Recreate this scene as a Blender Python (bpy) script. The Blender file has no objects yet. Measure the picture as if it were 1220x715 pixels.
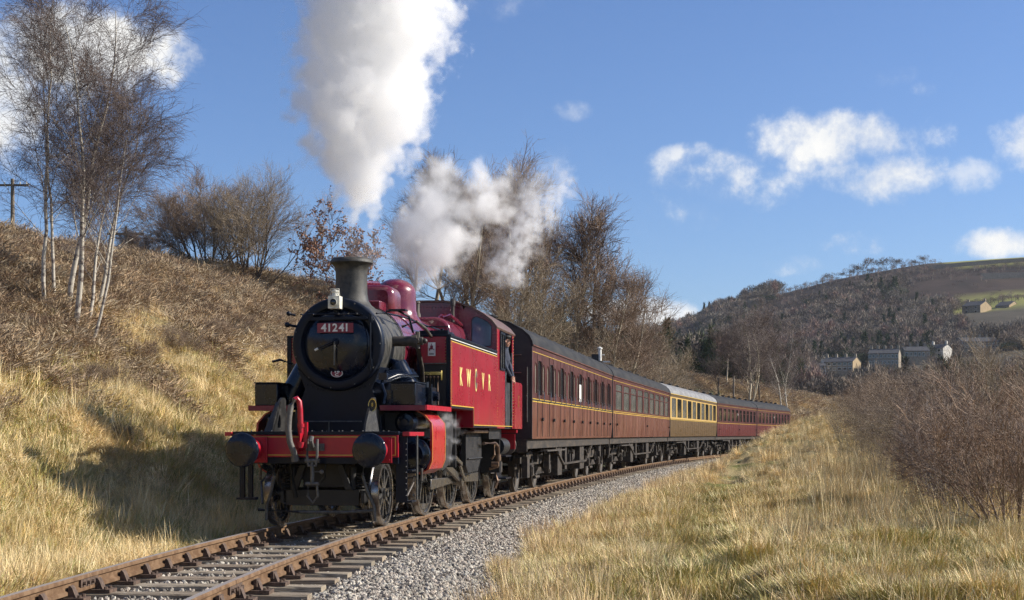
import bpy, bmesh, math, random
import numpy as np
from mathutils import Vector, Matrix
rad = math.radians
SC = bpy.context.scene
COL = SC.collection
R0 = random.Random(7)
NR = np.random.RandomState(11)

# ------------------------------------------------------------------ camera, sky, sun, exposure
CAM_H = 1.28
FPX = 1720.0
cam_data = bpy.data.cameras.new('camera')
cam_data.sensor_width = 36.0
cam_data.lens = 36.0 * FPX / 1220.0
cam_data.shift_x = 0.0
cam_data.shift_y = (518 - 357.5) / 1220.0
cam_data.clip_start = 0.1
cam_data.clip_end = 12000
cam = bpy.data.objects.new('camera', cam_data)
COL.objects.link(cam)
cam.location = (0, 0, CAM_H)
cam.rotation_euler = (rad(90), 0, 0)
SC.camera = cam
SC.render.resolution_x, SC.render.resolution_y = 1220, 715

SUN_AZ = rad(5.0)      # measured from +X towards +Y
SUN_EL = rad(31.0)
sun_vec = Vector((math.cos(SUN_EL) * math.cos(SUN_AZ), math.cos(SUN_EL) * math.sin(SUN_AZ), math.sin(SUN_EL)))
sl = bpy.data.lights.new('sun', 'SUN')
sl.energy = 5.0
sl.angle = rad(0.5)
sl.color = (1.0, 0.93, 0.82)
so = bpy.data.objects.new('sun', sl)
COL.objects.link(so)
so.rotation_euler = sun_vec.to_track_quat('Z', 'Y').to_euler()
SC.view_settings.view_transform = 'Standard'
SC.view_settings.look = 'None'
SC.view_settings.exposure = 0.60
SC.view_settings.gamma = 1.0
cy = SC.cycles
cy.max_bounces = 16
cy.diffuse_bounces = 3
cy.glossy_bounces = 3
cy.transmission_bounces = 4
cy.volume_bounces = 14
cy.transparent_max_bounces = 8
cy.volume_step_rate = 0.35
cy.volume_max_steps = 128
cy.use_denoising = True
cy.denoising_input_passes = 'RGB_ALBEDO_NORMAL'
cy.denoising_prefilter = 'NONE'
cy.sample_clamp_indirect = 6.0

world = bpy.data.worlds.new('World')
SC.world = world
world.use_nodes = True


class NT:
    """tiny wrapper to write node trees shortly"""
    def __init__(self, tree):
        self.t = tree
        self.n = tree.nodes
        self.l = tree.links

    def node(self, kind, **kw):
        nd = self.n.new(kind)
        for k, v in kw.items():
            setattr(nd, k, v)
        return nd

    def put(self, sock, v):
        if v is None:
            return
        if isinstance(v, bpy.types.NodeSocket):
            self.l.new(v, sock)
        else:
            sock.default_value = v

    def math(self, op, a, b=None, c=None, clamp=False):
        nd = self.node('ShaderNodeMath', operation=op, use_clamp=clamp)
        self.put(nd.inputs[0], a)
        self.put(nd.inputs[1], b)
        if c is not None:
            self.put(nd.inputs[2], c)
        return nd.outputs[0]

    def vmath(self, op, a, b=None, out=0, scale=None):
        nd = self.node('ShaderNodeVectorMath', operation=op)
        self.put(nd.inputs[0], a)
        self.put(nd.inputs[1], b)
        if scale is not None:
            self.put(nd.inputs['Scale'], scale)
        return nd.outputs[out]

    def noise(self, vec, scale, detail=4.0, rough=0.55, dist=0.0, color=False):
        nd = self.node('ShaderNodeTexNoise')
        self.put(nd.inputs['Vector'], vec)
        self.put(nd.inputs['Scale'], scale)
        self.put(nd.inputs['Detail'], detail)
        self.put(nd.inputs['Roughness'], rough)
        self.put(nd.inputs['Distortion'], dist)
        return nd.outputs['Color'] if color else nd.outputs[0]

    def ramp(self, v, a, b, lo=0.0, hi=1.0, smooth=True):
        nd = self.node('ShaderNodeMapRange')
        nd.interpolation_type = 'SMOOTHSTEP' if smooth else 'LINEAR'
        self.put(nd.inputs[0], v)
        self.put(nd.inputs[1], a)
        self.put(nd.inputs[2], b)
        self.put(nd.inputs[3], lo)
        self.put(nd.inputs[4], hi)
        return nd.outputs[0]

    def mix(self, f, a, b, mode='MIX'):
        nd = self.node('ShaderNodeMix', data_type='RGBA', blend_type=mode)
        self.put(nd.inputs[0], f)
        self.put(nd.inputs[6], a if isinstance(a, bpy.types.NodeSocket) else (*a[:3], 1))
        self.put(nd.inputs[7], b if isinstance(b, bpy.types.NodeSocket) else (*b[:3], 1))
        return nd.outputs[2]


# sky: Nishita plus cumulus placed on the sky sphere by azimuth and elevation
W = NT(world.node_tree)
W.n.clear()
sky = W.node('ShaderNodeTexSky', sky_type='NISHITA')
sky.sun_disc = False
sky.sun_elevation = SUN_EL
sky.sun_rotation = rad(90) - SUN_AZ
sky.altitude = 200
sky.air_density = 1.0
sky.dust_density = 0.6
sky.ozone_density = 2.0
geo = W.node('ShaderNodeTexCoord')
sep = W.node('ShaderNodeSeparateXYZ')
W.l.new(geo.outputs['Generated'], sep.inputs[0])
az = W.math('ARCTAN2', sep.outputs[0], sep.outputs[1])
el = W.math('ARCSINE', sep.outputs[2])


def px_dir(x, y):
    u, v = (x - 610) / FPX, (518 - y) / FPX
    return math.atan(u), math.atan(v / math.sqrt(1 + u * u))


dirv = geo.outputs['Generated']
wn = W.noise(dirv, 14.0, 9.0, 0.62)
wn2 = W.noise(dirv, 55.0, 6.0, 0.6)
wn3 = W.noise(dirv, 5.0, 3.0, 0.5)
WARP = W.math('ADD', W.math('MULTIPLY', W.math('SUBTRACT', wn, 0.5), 3.6), W.math('MULTIPLY', W.math('SUBTRACT', wn2, 0.5), 1.1))
CL = [  # image x, y, half width, half height, strength
    (80, 62, 110, 48, 1.2), (-20, 110, 110, 80, 1.3), (20, 40, 80, 40, 1.2), (1005, 166, 95, 34, 1.2), (1045, 212, 70, 32, 1.15), (940, 180, 40, 22, .6),
    (870, 222, 75, 32, 0.55), (835, 196, 50, 20, 0.5), (835, 255, 40, 22, 0.45), (1022, 289, 45, 14, 0.6),
    (940, 316, 40, 11, 0.35), (1185, 290, 45, 17, 1.0), (1240, 165, 45, 30, 1.0), (1155, 212, 30, 18, 0.35),
    (1065, 90, 32, 13, 0.22), (1100, 106, 16, 10, 0.5), (790, 374, 42, 18, 1.0), (740, 372, 50, 12, 0.7),
    (680, 132, 22, 12, 0.25), (600, 5, 60, 20, 0.25),
    (-260, 200, 150, 60, 1.0), (1500, 150, 160, 60, 1.0), (1750, 280, 150, 40, 1.0), (-600, 60, 200, 90, 1.0)]
cover = None
for (x, y, a, b, st) in CL:
    u0, v0 = px_dir(x, y)
    du = W.math('DIVIDE', W.math('SUBTRACT', az, u0), a * 1.12 / FPX)
    dv = W.math('DIVIDE', W.math('SUBTRACT', el, v0), b * 1.15 / FPX)
    dd = W.math('ADD', W.math('MULTIPLY', du, du), W.math('MULTIPLY', dv, dv))
    f = W.math('SUBTRACT', 1.0, W.math('ADD', dd, W.math('MULTIPLY', WARP, -1.15)))
    m = W.math('MULTIPLY', W.ramp(f, -0.2, 1.1), st, clamp=True)
    m = W.math('MULTIPLY', m, W.ramp(dd, 4.5, 1.6))
    if st < .8:
        m = W.math('MULTIPLY', m, W.ramp(W.math('ADD', W.math('MULTIPLY', wn, .65), W.math('MULTIPLY', wn2, .35)), .42, .60, .1, 1.5), clamp=True)
    cover = m if cover is None else W.math('MAXIMUM', cover, m)
# scattered clouds over the rest of the sky, outside the part the ellipses describe
gen = W.math('MULTIPLY', W.ramp(W.math('ADD', W.noise(dirv, 3.2, 8.0, 0.6), 0.0), 0.56, 0.68), W.ramp(W.math('ABSOLUTE', az), 0.55, 0.8))
cover = W.math('MAXIMUM', cover, W.math('MULTIPLY', gen, 0.9))
cshade = W.ramp(wn, 0.35, 0.62)
ccol = W.mix(cshade, (7.2, 7.6, 8.3), (9.8, 9.7, 9.4))
skyc = W.mix(1.0, sky.outputs[0], (0.78, 0.97, 1.33), 'MULTIPLY')
fin = W.mix(cover, skyc, ccol)
bg = W.node('ShaderNodeBackground')
W.l.new(fin, bg.inputs[0])
bg.inputs[1].default_value = 0.07
wo = W.node('ShaderNodeOutputWorld')
W.l.new(bg.outputs[0], wo.inputs[0])


# ------------------------------------------------------------------ materials
MATS = {}


def base_mat(name):
    m = bpy.data.materials.new(name)
    m.use_nodes = True
    nt = NT(m.node_tree)
    bsdf = nt.n['Principled BSDF']
    MATS[name] = m
    return m, nt, bsdf


def pmat(name, c1, c2=None, scale=6.0, rough=0.6, rough2=None, metal=0.0, bump=0.0, bscale=None, coat=0.0,
         detail=5.0, lo=0.35, hi=0.65, rand=0.0, stretch=None, c3=None, s3=1.0, coords='Object', transl=None, spec=None, streak=0.0):
    """procedural paint: two colours mixed by noise, optional large scale third colour, bump and random value"""
    m, nt, b = base_mat(name)
    tc = nt.node('ShaderNodeTexCoord') if coords == 'Object' else None
    vec = tc.outputs['Object'] if tc else nt.node('ShaderNodeNewGeometry').outputs['Position']
    if stretch:
        mp = nt.node('ShaderNodeMapping')
        nt.l.new(vec, mp.inputs[0])
        mp.inputs['Scale'].default_value = stretch
        vec = mp.outputs[0]
    n = nt.noise(vec, scale, detail, 0.6)
    f = nt.ramp(n, lo, hi)
    col = nt.mix(f, c1, c2 if c2 else tuple(x * 0.8 for x in c1))
    if c3:
        col = nt.mix(nt.ramp(nt.noise(vec, s3, 3.0), 0.45, 0.7), col, c3)
    if streak:
        mp2 = nt.node('ShaderNodeMapping')
        nt.l.new(tc.outputs['Object'] if tc else vec, mp2.inputs[0])
        mp2.inputs['Scale'].default_value = (9, 9, .9)
        sn = nt.math('MULTIPLY', nt.ramp(nt.noise(mp2.outputs[0], 1.0, 6.0, .6), .5, .72), streak)
        col = nt.mix(sn, col, (0.11, 0.075, 0.055))
    if rand > 0:
        oi = nt.node('ShaderNodeObjectInfo')
        hsv = nt.node('ShaderNodeHueSaturation')
        nt.l.new(col, hsv.inputs['Color'])
        nt.l.new(nt.ramp(oi.outputs['Random'], 0, 1, 1 - rand, 1 + rand, False), hsv.inputs['Value'])
        rr = nt.math('FRACT', nt.math('MULTIPLY', oi.outputs['Random'], 17.3))
        nt.l.new(nt.ramp(rr, 0, 1, 0.5 - 0.02 * rand * 2, 0.5 + 0.02 * rand * 2, False), hsv.inputs['Hue'])
        nt.l.new(nt.ramp(rr, 0, 1, 1 + 0.5 * rand, 1 - 0.5 * rand, False), hsv.inputs['Saturation'])
        col = hsv.outputs[0]
    nt.l.new(col, b.inputs['Base Color'])
    if rough2 is not None:
        nt.l.new(nt.ramp(n, lo, hi, rough, rough2), b.inputs['Roughness'])
    else:
        b.inputs['Roughness'].default_value = rough
    b.inputs['Metallic'].default_value = metal
    if spec is not None:
        b.inputs['Specular IOR Level'].default_value = spec
    if coat:
        b.inputs['Coat Weight'].default_value = coat
        b.inputs['Coat Roughness'].default_value = 0.12
    if bump:
        bp = nt.node('ShaderNodeBump')
        bp.inputs['Strength'].default_value = bump
        bp.inputs['Distance'].default_value = 0.02
        bn = nt.noise(vec, bscale or scale * 3, 4.0, 0.65)
        nt.l.new(bn, bp.inputs['Height'])
        nt.l.new(bp.outputs[0], b.inputs['Normal'])
    return m


pmat('black_paint', (0.004, 0.007, 0.015), (0.008, 0.011, 0.020), 5, 0.30, 0.42, spec=.2, bump=0.08, bscale=40)  # bluish base: reflected sky put into the paint colour
pmat('black_gloss', (0.004, 0.007, 0.016), (0.007, 0.011, 0.022), 4, 0.10, 0.2, bump=0.04, bscale=12, coat=0.1, spec=.35)  # blue of the base stands in for the sky mirrored in black gloss
pmat('smokebox_black', (0.02, 0.02, 0.019), (0.06, 0.056, 0.048), 9, 0.45, 0.62, bump=0.25, bscale=60, stretch=(1, 1, 0.6))
pmat('chimney_black', (0.020, 0.019, 0.017), (0.050, 0.046, 0.038), 14, 0.48, 0.62, bump=0.3, bscale=80)
pmat('crimson', (0.29, 0.003, 0.019), (0.34, 0.005, 0.023), 1.5, 0.26, 0.32, bump=0.10, bscale=1.6, coat=0.35, c3=(0.27, 0.006, 0.020), s3=0.8, streak=.35)
pmat('maroon', (0.12, 0.008, 0.022), (0.155, 0.012, 0.028), 5, 0.2, 0.34, bump=0.05, bscale=8, coat=0.6)
pmat('buffer_red', (0.38, 0.005, 0.020), (0.32, 0.007, 0.018), 7, 0.3, 0.45, bump=0.06)
pmat('cylinder_red', (0.37, 0.005, 0.014), (0.42, 0.018, 0.018), 5, 0.25, 0.4, coat=0.4, bump=0.06)
pmat('roof_dirty', (0.09, 0.035, 0.03), (0.12, 0.085, 0.065), 7, 0.5, 0.7, bump=0.2)
pmat('grime', (0.035, 0.03, 0.026), (0.085, 0.07, 0.055), 9, 0.5, 0.75, bump=0.35, bscale=30)
pmat('under_black', (0.006, 0.006, 0.007), (0.016, 0.014, 0.012), 7, 0.45, 0.65, bump=0.25)
pmat('steel', (0.30, 0.29, 0.27), (0.16, 0.14, 0.12), 9, 0.25, 0.42, metal=0.9)
pmat('wheel_centre', (0.05, 0.05, 0.052), (0.16, 0.155, 0.15), 7, 0.18, 0.35, metal=.6)
pmat('oily_steel', (0.20, 0.18, 0.16), (0.10, 0.08, 0.065), 9, 0.3, 0.5, metal=0.7, bump=0.15)
pmat('tyre_steel', (0.42, 0.40, 0.37), (0.16, 0.13, 0.11), 6, 0.18, 0.38, metal=0.9)
pmat('grey_iron', (0.11, 0.105, 0.095), (0.06, 0.057, 0.05), 16, 0.45, 0.6, bump=0.2)
pmat('brass', (0.62, 0.50, 0.18), (0.48, 0.36, 0.10), 9, 0.25, 0.4, metal=0.8)
pmat('copper_pipe', (0.26, 0.17, 0.11), (0.14, 0.09, 0.065), 9, 0.35, 0.5, metal=0.6)
pmat('lining_yellow', (0.62, 0.42, 0.06), (0.52, 0.33, 0.05), 9, 0.4)
pmat('letter_gold', (0.80, 0.66, 0.26), (0.70, 0.55, 0.18), 9, 0.4)
pmat('white_paint', (0.76, 0.75, 0.70), (0.62, 0.61, 0.56), 12, 0.5)
pmat('lamp_white', (0.72, 0.69, 0.58), (0.50, 0.48, 0.40), 16, 0.5)
pmat('plate_red', (0.20, 0.012, 0.03), (0.16, 0.01, 0.025), 8, 0.4)
pmat('rubber_hose', (0.085, 0.078, 0.068), (0.13, 0.12, 0.105), 18, 0.6, bump=0.3)
pmat('coach_maroon', (0.075, 0.017, 0.015), (0.105, 0.028, 0.023), 4, 0.3, 0.45, coat=0.35, bump=0.08, bscale=5, rand=0.06, streak=.4)
pmat('coach_lower', (0.10, 0.024, 0.014), (0.155, 0.052, 0.030), 4, 0.36, 0.52, coat=0.3, bump=0.08, bscale=5, stretch=(1, 1, 0.25), detail=8, streak=.6)
pmat('coach_crimson', (0.125, 0.02, 0.018), (0.105, 0.024, 0.02), 5, 0.35, 0.5, coat=0.3)
pmat('coach_cream', (0.66, 0.45, 0.15), (0.58, 0.38, 0.12), 5, 0.35, 0.45, coat=0.2)
pmat('coach_brown', (0.085, 0.05, 0.018), (0.12, 0.07, 0.026), 5, 0.38, 0.52, coat=0.2)
pmat('under_brown', (0.022, 0.018, 0.014), (0.085, 0.062, 0.042), 9, 0.6, 0.8, bump=0.3, bscale=30, lo=.42, hi=.7)
pmat('coach_roof', (0.022, 0.022, 0.023), (0.045, 0.044, 0.043), 4, 0.7, 0.85, spec=.15, bump=0.15, stretch=(1, 0.4, 1))
pmat('coach_roof_pale', (0.24, 0.235, 0.22), (0.15, 0.145, 0.14), 4, 0.5, 0.65, bump=0.1, stretch=(1, 0.4, 1))
pmat('coach_black', (0.012, 0.013, 0.016), (0.028, 0.028, 0.028), 5, 0.5, 0.6, bump=0.1)
pmat('glass_dark', (0.012, 0.014, 0.016), (0.02, 0.02, 0.02), 3, 0.05, 0.09, coat=0.0, spec=0.8)
pmat('glass_sky_reflection', (0.07, 0.13, 0.21), (0.05, 0.10, 0.17), 3, 0.05, 0.08, spec=0.9)  # blue of the reflected sky put into the glass colour
pmat('glass_grey', (0.12, 0.12, 0.105), (0.17, 0.165, 0.15), 2, 0.08, 0.12, spec=0.7)
pmat('glass_brown_reflection', (0.20, 0.17, 0.14), (0.27, 0.24, 0.20), 2, 0.1, 0.14, spec=0.7)  # pale brown reflection on the quarterlights, put into the glass colour
pmat('seat_trim', (0.10, 0.03, 0.03), None, 4, 0.8)
pmat('rail_rust', (0.115, 0.066, 0.036), (0.19, 0.12, 0.070), 8, 0.7, 0.85, spec=.15, bump=0.3, bscale=30, coords='P')
pmat('rail_top', (0.50, 0.45, 0.40), (0.44, 0.35, 0.27), 5, 0.35, 0.5, metal=0.5, coords='P')
pmat('chair_rust', (0.06, 0.038, 0.026), (0.12, 0.075, 0.05), 20, 0.75, bump=0.4, coords='P')
pmat('sleeper_wood', (0.38, 0.31, 0.22), (0.17, 0.13, 0.09), 5, 0.8, stretch=(1.2, 14, 14), bump=0.7, bscale=6, rand=0.18, detail=8)
pmat('ballast_stone', (0.48, 0.43, 0.355), (0.27, 0.24, 0.195), 3, 0.85, rand=0.45, bump=0.2)
pmat('dark_stone', (0.10, 0.085, 0.07), (0.15, 0.13, 0.11), 3, 0.85, rand=0.4)
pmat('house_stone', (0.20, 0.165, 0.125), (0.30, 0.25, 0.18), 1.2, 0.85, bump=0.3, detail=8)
pmat('house_stone_sunlit', (0.33, 0.24, 0.13), (0.26, 0.19, 0.10), 1.2, 0.85, bump=0.3)  # brighter, warmer copy of house_stone: sunlight painted into the gables
pmat('house_render', (0.27, 0.255, 0.225), (0.62, 0.58, 0.50), 2, 0.8)
pmat('slate_roof', (0.05, 0.05, 0.055), (0.085, 0.085, 0.09), 2.5, 0.8, 0.9, bump=0.2, spec=.15)
pmat('window_frame_white', (0.7, 0.7, 0.68), None, 4, 0.5)
pmat('skin', (0.55, 0.30, 0.21), (0.48, 0.25, 0.17), 6, 0.55)
pmat('overall_cloth', (0.035, 0.045, 0.075), (0.02, 0.025, 0.045), 8, 0.85, bump=0.3)
pmat('cap_cloth', (0.01, 0.01, 0.012), None, 8, 0.7)
pmat('pole_wood', (0.20, 0.16, 0.12), (0.12, 0.095, 0.07), 6, 0.8, stretch=(6, 6, 1))
pmat('signal_black', (0.015, 0.015, 0.02), None, 4, 0.5)
pmat('birch_bark', (0.42, 0.38, 0.31), (0.13, 0.10, 0.085), 4, 0.7, bump=0.4, stretch=(1, 1, 2), lo=0.50, hi=0.62, coords='P')
pmat('pale_bark', (0.42, 0.36, 0.26), (0.24, 0.20, 0.14), 5, 0.8, bump=0.5, coords='P')
pmat('dark_bark', (0.16, 0.125, 0.095), (0.09, 0.07, 0.055), 5, 0.85, bump=0.5, coords='P')
pmat('twig_brown', (0.17, 0.115, 0.08), (0.26, 0.18, 0.12), 1.5, 0.7, coords='P', rand=0.1)
pmat('twig_purple', (0.085, 0.06, 0.055), (0.14, 0.10, 0.08), 1.5, 0.7, coords='P')
pmat('twig_straw', (0.19, 0.145, 0.09), (0.29, 0.22, 0.14), 1.5, 0.7, coords='P')
pmat('bramble_brown', (0.15, 0.10, 0.068), (0.29, 0.20, 0.13), 2.0, 0.7, coords='P', rand=0.2)
pmat('oak_leaf', (0.30, 0.155, 0.09), (0.20, 0.10, 0.065), 3, 0.7, coords='P')
pmat('ivy_leaf', (0.05, 0.07, 0.02), (0.09, 0.10, 0.03), 3, 0.6, coords='P')
pmat('dry_grass', (0.86, 0.69, 0.38), (0.64, 0.47, 0.21), 0.9, 0.7, coords='P', rand=0.30)
pmat('dry_grass_red', (0.48, 0.34, 0.20), (0.64, 0.50, 0.31), 1.2, 0.75, coords='P', rand=0.25)
pmat('green_grass', (0.25, 0.24, 0.055), (0.46, 0.40, 0.14), 0.9, 0.65, coords='P', rand=0.3)
pmat('bracken', (0.44, 0.33, 0.20), (0.25, 0.175, 0.11), 1.2, 0.85, coords='P', rand=0.3)
pmat('far_twig', (0.14, 0.11, 0.085), (0.24, 0.195, 0.145), 0.02, 0.9, coords='P', rand=0.35)
pmat('far_birch', (0.22, 0.15, 0.12), (0.30, 0.21, 0.16), 0.05, 0.9, coords='P', rand=0.3)
pmat('far_green', (0.035, 0.05, 0.02), (0.06, 0.075, 0.03), 0.05, 0.9, coords='P', rand=0.3)
pmat('far_heather', (0.07, 0.045, 0.035), (0.11, 0.07, 0.05), 0.05, 0.9, coords='P', rand=0.3)
pmat('wall_stone', (0.16, 0.14, 0.11), (0.24, 0.21, 0.17), 2, 0.9, bump=0.3)


def MM(*names):
    return [MATS[n] for n in names]


# ------------------------------------------------------------------ mesh builder
def axis_frame(d):
    d = Vector(d).normalized()
    up = Vector((0, 0, 1)) if abs(d.z) < 0.95 else Vector((1, 0, 0))
    a = d.cross(up).normalized()
    b = a.cross(d).normalized()
    return d, a, b


class MB:
    def __init__(self):
        self.v, self.f, self.m = [], [], []

    def add(self, verts, faces, m=0):
        o = len(self.v)
        self.v.extend([tuple(p) for p in verts])
        self.f.extend([tuple(i + o for i in f) for f in faces])
        self.m.extend([m] * len(faces))
        return self

    def box(self, x0, x1, y0, y1, z0, z1, m=0):
        v = [(x, y, z) for x in (x0, x1) for y in (y0, y1) for z in (z0, z1)]
        return self.add(v, [(0, 1, 3, 2), (4, 6, 7, 5), (0, 4, 5, 1), (2, 3, 7, 6), (0, 2, 6, 4), (1, 5, 7, 3)], m)

    def obox(self, c, ax, ay, az, m=0):
        """box with half axes given as vectors"""
        c, ax, ay, az = Vector(c), Vector(ax), Vector(ay), Vector(az)
        v = [c + ax * i + ay * j + az * k for i in (-1, 1) for j in (-1, 1) for k in (-1, 1)]
        return self.add(v, [(0, 1, 3, 2), (4, 6, 7, 5), (0, 4, 5, 1), (2, 3, 7, 6), (0, 2, 6, 4), (1, 5, 7, 3)], m)

    def bar(self, p0, p1, w, h, m=0):
        p0, p1 = Vector(p0), Vector(p1)
        d, a, b = axis_frame(p1 - p0)
        return self.obox((p0 + p1) / 2, (p1 - p0) / 2, a * (w / 2), b * (h / 2), m)

    def lathe(self, prof, p0=(0, 0, 0), axis=(0, 0, 1), n=24, m=0, caps=True, sweep=None):
        """prof = [(radius, distance along axis)]"""
        p0 = Vector(p0)
        d, a, b = axis_frame(axis)
        v, f = [], []
        for (r, t) in prof:
            for i in range(n):
                th = 2 * math.pi * i / n
                v.append(p0 + d * t + a * (r * math.cos(th)) + b * (r * math.sin(th)))
        k = len(prof)
        for j in range(k - 1):
            for i in range(n):
                f.append((j * n + i, j * n + (i + 1) % n, (j + 1) * n + (i + 1) % n, (j + 1) * n + i))
        if caps:
            if prof[0][0] > 1e-5:
                f.append(tuple(range(n))[::-1])
            if prof[-1][0] > 1e-5:
                f.append(tuple((k - 1) * n + i for i in range(n)))
        return self.add(v, f, m)

    def cyl(self, p0, p1, r, r1=None, n=12, m=0):
        p0, p1 = Vector(p0), Vector(p1)
        L = (p1 - p0).length
        return self.lathe([(r, 0), (r if r1 is None else r1, L)], p0, p1 - p0, n, m)

    def tube(self, pts, r, n=8, m=0, taper=None):
        pts = [Vector(p) for p in pts]
        v, f = [], []
        k = len(pts)
        prev = None
        for j, p in enumerate(pts):
            t = (pts[min(j + 1, k - 1)] - pts[max(j - 1, 0)]).normalized()
            if prev is None:
                _, a, b = axis_frame(t)
            else:
                a = (prev - t * prev.dot(t)).normalized()
                b = t.cross(a)
            prev = a
            rr = r if taper is None else r + (taper - r) * j / (k - 1)
            for i in range(n):
                th = 2 * math.pi * i / n
                v.append(p + a * (rr * math.cos(th)) + b * (rr * math.sin(th)))
        for j in range(k - 1):
            for i in range(n):
                f.append((j * n + i, j * n + (i + 1) % n, (j + 1) * n + (i + 1) % n, (j + 1) * n + i))
        f.append(tuple(range(n))[::-1])
        f.append(tuple((k - 1) * n + i for i in range(n)))
        return self.add(v, f, m)

    def prism(self, poly, plane, a0, a1, m=0):
        """extrude a polygon: plane 'yz' along x, 'xz' along y, 'xy' along z"""
        def P(u, w, a):
            return {'yz': (a, u, w), 'xz': (u, a, w), 'xy': (u, w, a)}[plane]
        n = len(poly)
        v = [P(u, w, a0) for u, w in poly] + [P(u, w, a1) for u, w in poly]
        f = [tuple(range(n))[::-1], tuple(range(n, 2 * n))]
        f += [(i, (i + 1) % n, n + (i + 1) % n, n + i) for i in range(n)]
        return self.add(v, f, m)

    def strip(self, poly, plane, a0, a1, m=0, closed=False):
        """open sheet following a polyline, extruded"""
        def P(u, w, a):
            return {'yz': (a, u, w), 'xz': (u, a, w), 'xy': (u, w, a)}[plane]
        n = len(poly)
        v = [P(u, w, a0) for u, w in poly] + [P(u, w, a1) for u, w in poly]
        f = [(i, (i + 1) % n, n + (i + 1) % n, n + i) for i in range(n if closed else n - 1)]
        return self.add(v, f, m)

    def ball(self, c, r, n=8, m=0, squash=1.0):
        prof = [(r * math.sin(math.pi * i / n) + (1e-6 if i in (0, n) else 0), -r * squash * math.cos(math.pi * i / n)) for i in range(n + 1)]
        return self.lathe(prof, c, (0, 0, 1), n + 4, m, caps=False)

    def rivet_line(self, p0, p1, n, r=0.009, m=0):
        p0, p1 = Vector(p0), Vector(p1)
        for i in range(n):
            p = p0 + (p1 - p0) * ((i + 0.5) / n)
            v = [p + Vector(d) * r for d in ((1, 0, 0), (-1, 0, 0), (0, 1, 0), (0, -1, 0), (0, 0, 1), (0, 0, -1))]
            self.add(v, [(0, 2, 4), (2, 1, 4), (1, 3, 4), (3, 0, 4), (2, 0, 5), (1, 2, 5), (3, 1, 5), (0, 3, 5)], m)
        return self

    def mirror(self):
        """add a copy mirrored in x"""
        n = len(self.v)
        self.v += [(-x, y, z) for x, y, z in self.v]
        k = len(self.f)
        self.f += [tuple(i + n for i in f)[::-1] for f in self.f[:k]]
        self.m += self.m[:k]
        return self

    def mesh(self, name, mats, smooth=True, angle=38):
        me = bpy.data.meshes.new(name)
        me.from_pydata(self.v, [], self.f)
        for mt in mats:
            me.materials.append(mt)
        if len(mats) > 1:
            me.polygons.foreach_set('material_index', self.m)
        bm = bmesh.new()
        bm.from_mesh(me)
        bmesh.ops.recalc_face_normals(bm, faces=bm.faces)
        bm.to_mesh(me)
        bm.free()
        if smooth:
            me.polygons.foreach_set('use_smooth', [True] * len(me.polygons))
            me.set_sharp_from_angle(angle=rad(angle))
        return me

    def build(self, name, mat, parent=None, loc=(0, 0, 0), rot=(0, 0, 0), smooth=True, bevel=0.0, label=None, kind=None, angle=38):
        mats = [MATS[n] for n in ([mat] if isinstance(mat, str) else mat)]
        o = bpy.data.objects.new(name, self.mesh(name, mats, smooth, angle))
        link(o, parent, loc, rot)
        if bevel:
            md = o.modifiers.new('bevel', 'BEVEL')
            md.width = bevel
            md.segments = 2
            md.limit_method = 'ANGLE'
            md.angle_limit = rad(40)
        if label:
            o['label'] = label
        if kind:
            o['kind'] = kind
        return o


def link(o, parent=None, loc=(0, 0, 0), rot=(0, 0, 0)):
    COL.objects.link(o)
    o.location = loc
    o.rotation_euler = rot
    if parent is not None:
        o.parent = parent
    return o


def thing(name, label, cat, loc=(0, 0, 0), rotz=0.0, group=None):
    o = bpy.data.objects.new(name, None)
    o.empty_display_size = 0.3
    link(o, None, loc, (0, 0, rotz))
    return tag(o, label, cat, group)


def tag(o, label=None, cat=None, group=None, kind=None):
    if label:
        o['label'] = label
    if cat:
        o['category'] = cat
    if group:
        o['group'] = group
    if kind:
        o['kind'] = kind
    return o


def share(src, parent, loc=(0, 0, 0), rot=(0, 0, 0), name=None):
    """copy one object and its children, sharing mesh data"""
    c = src.copy()
    if name:
        c.name = name
    COL.objects.link(c)
    c.parent = parent
    c.location = loc
    c.rotation_euler = rot
    for ch in list(src.children):
        share(ch, c, ch.location.copy(), ch.rotation_euler.copy())
    return c


def np_mesh(name, verts, faces, mats, smooth=False, mat_idx=None):
    """verts (N,3), faces (M,k) arrays of equal face size"""
    me = bpy.data.meshes.new(name)
    verts = np.asarray(verts, dtype=np.float32)
    faces = np.asarray(faces, dtype=np.int32)
    M, k = faces.shape
    me.vertices.add(len(verts))
    me.vertices.foreach_set('co', verts.ravel())
    me.loops.add(M * k)
    me.loops.foreach_set('vertex_index', faces.ravel())
    me.polygons.add(M)
    me.polygons.foreach_set('loop_start', np.arange(0, M * k, k, dtype=np.int32))
    me.polygons.foreach_set('use_smooth', np.full(M, smooth, dtype=bool))
    for mt in mats:
        me.materials.append(mt)
    if mat_idx is not None:
        me.polygons.foreach_set('material_index', np.asarray(mat_idx, dtype=np.int32))
    me.update(calc_edges=True)
    return me


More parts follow.
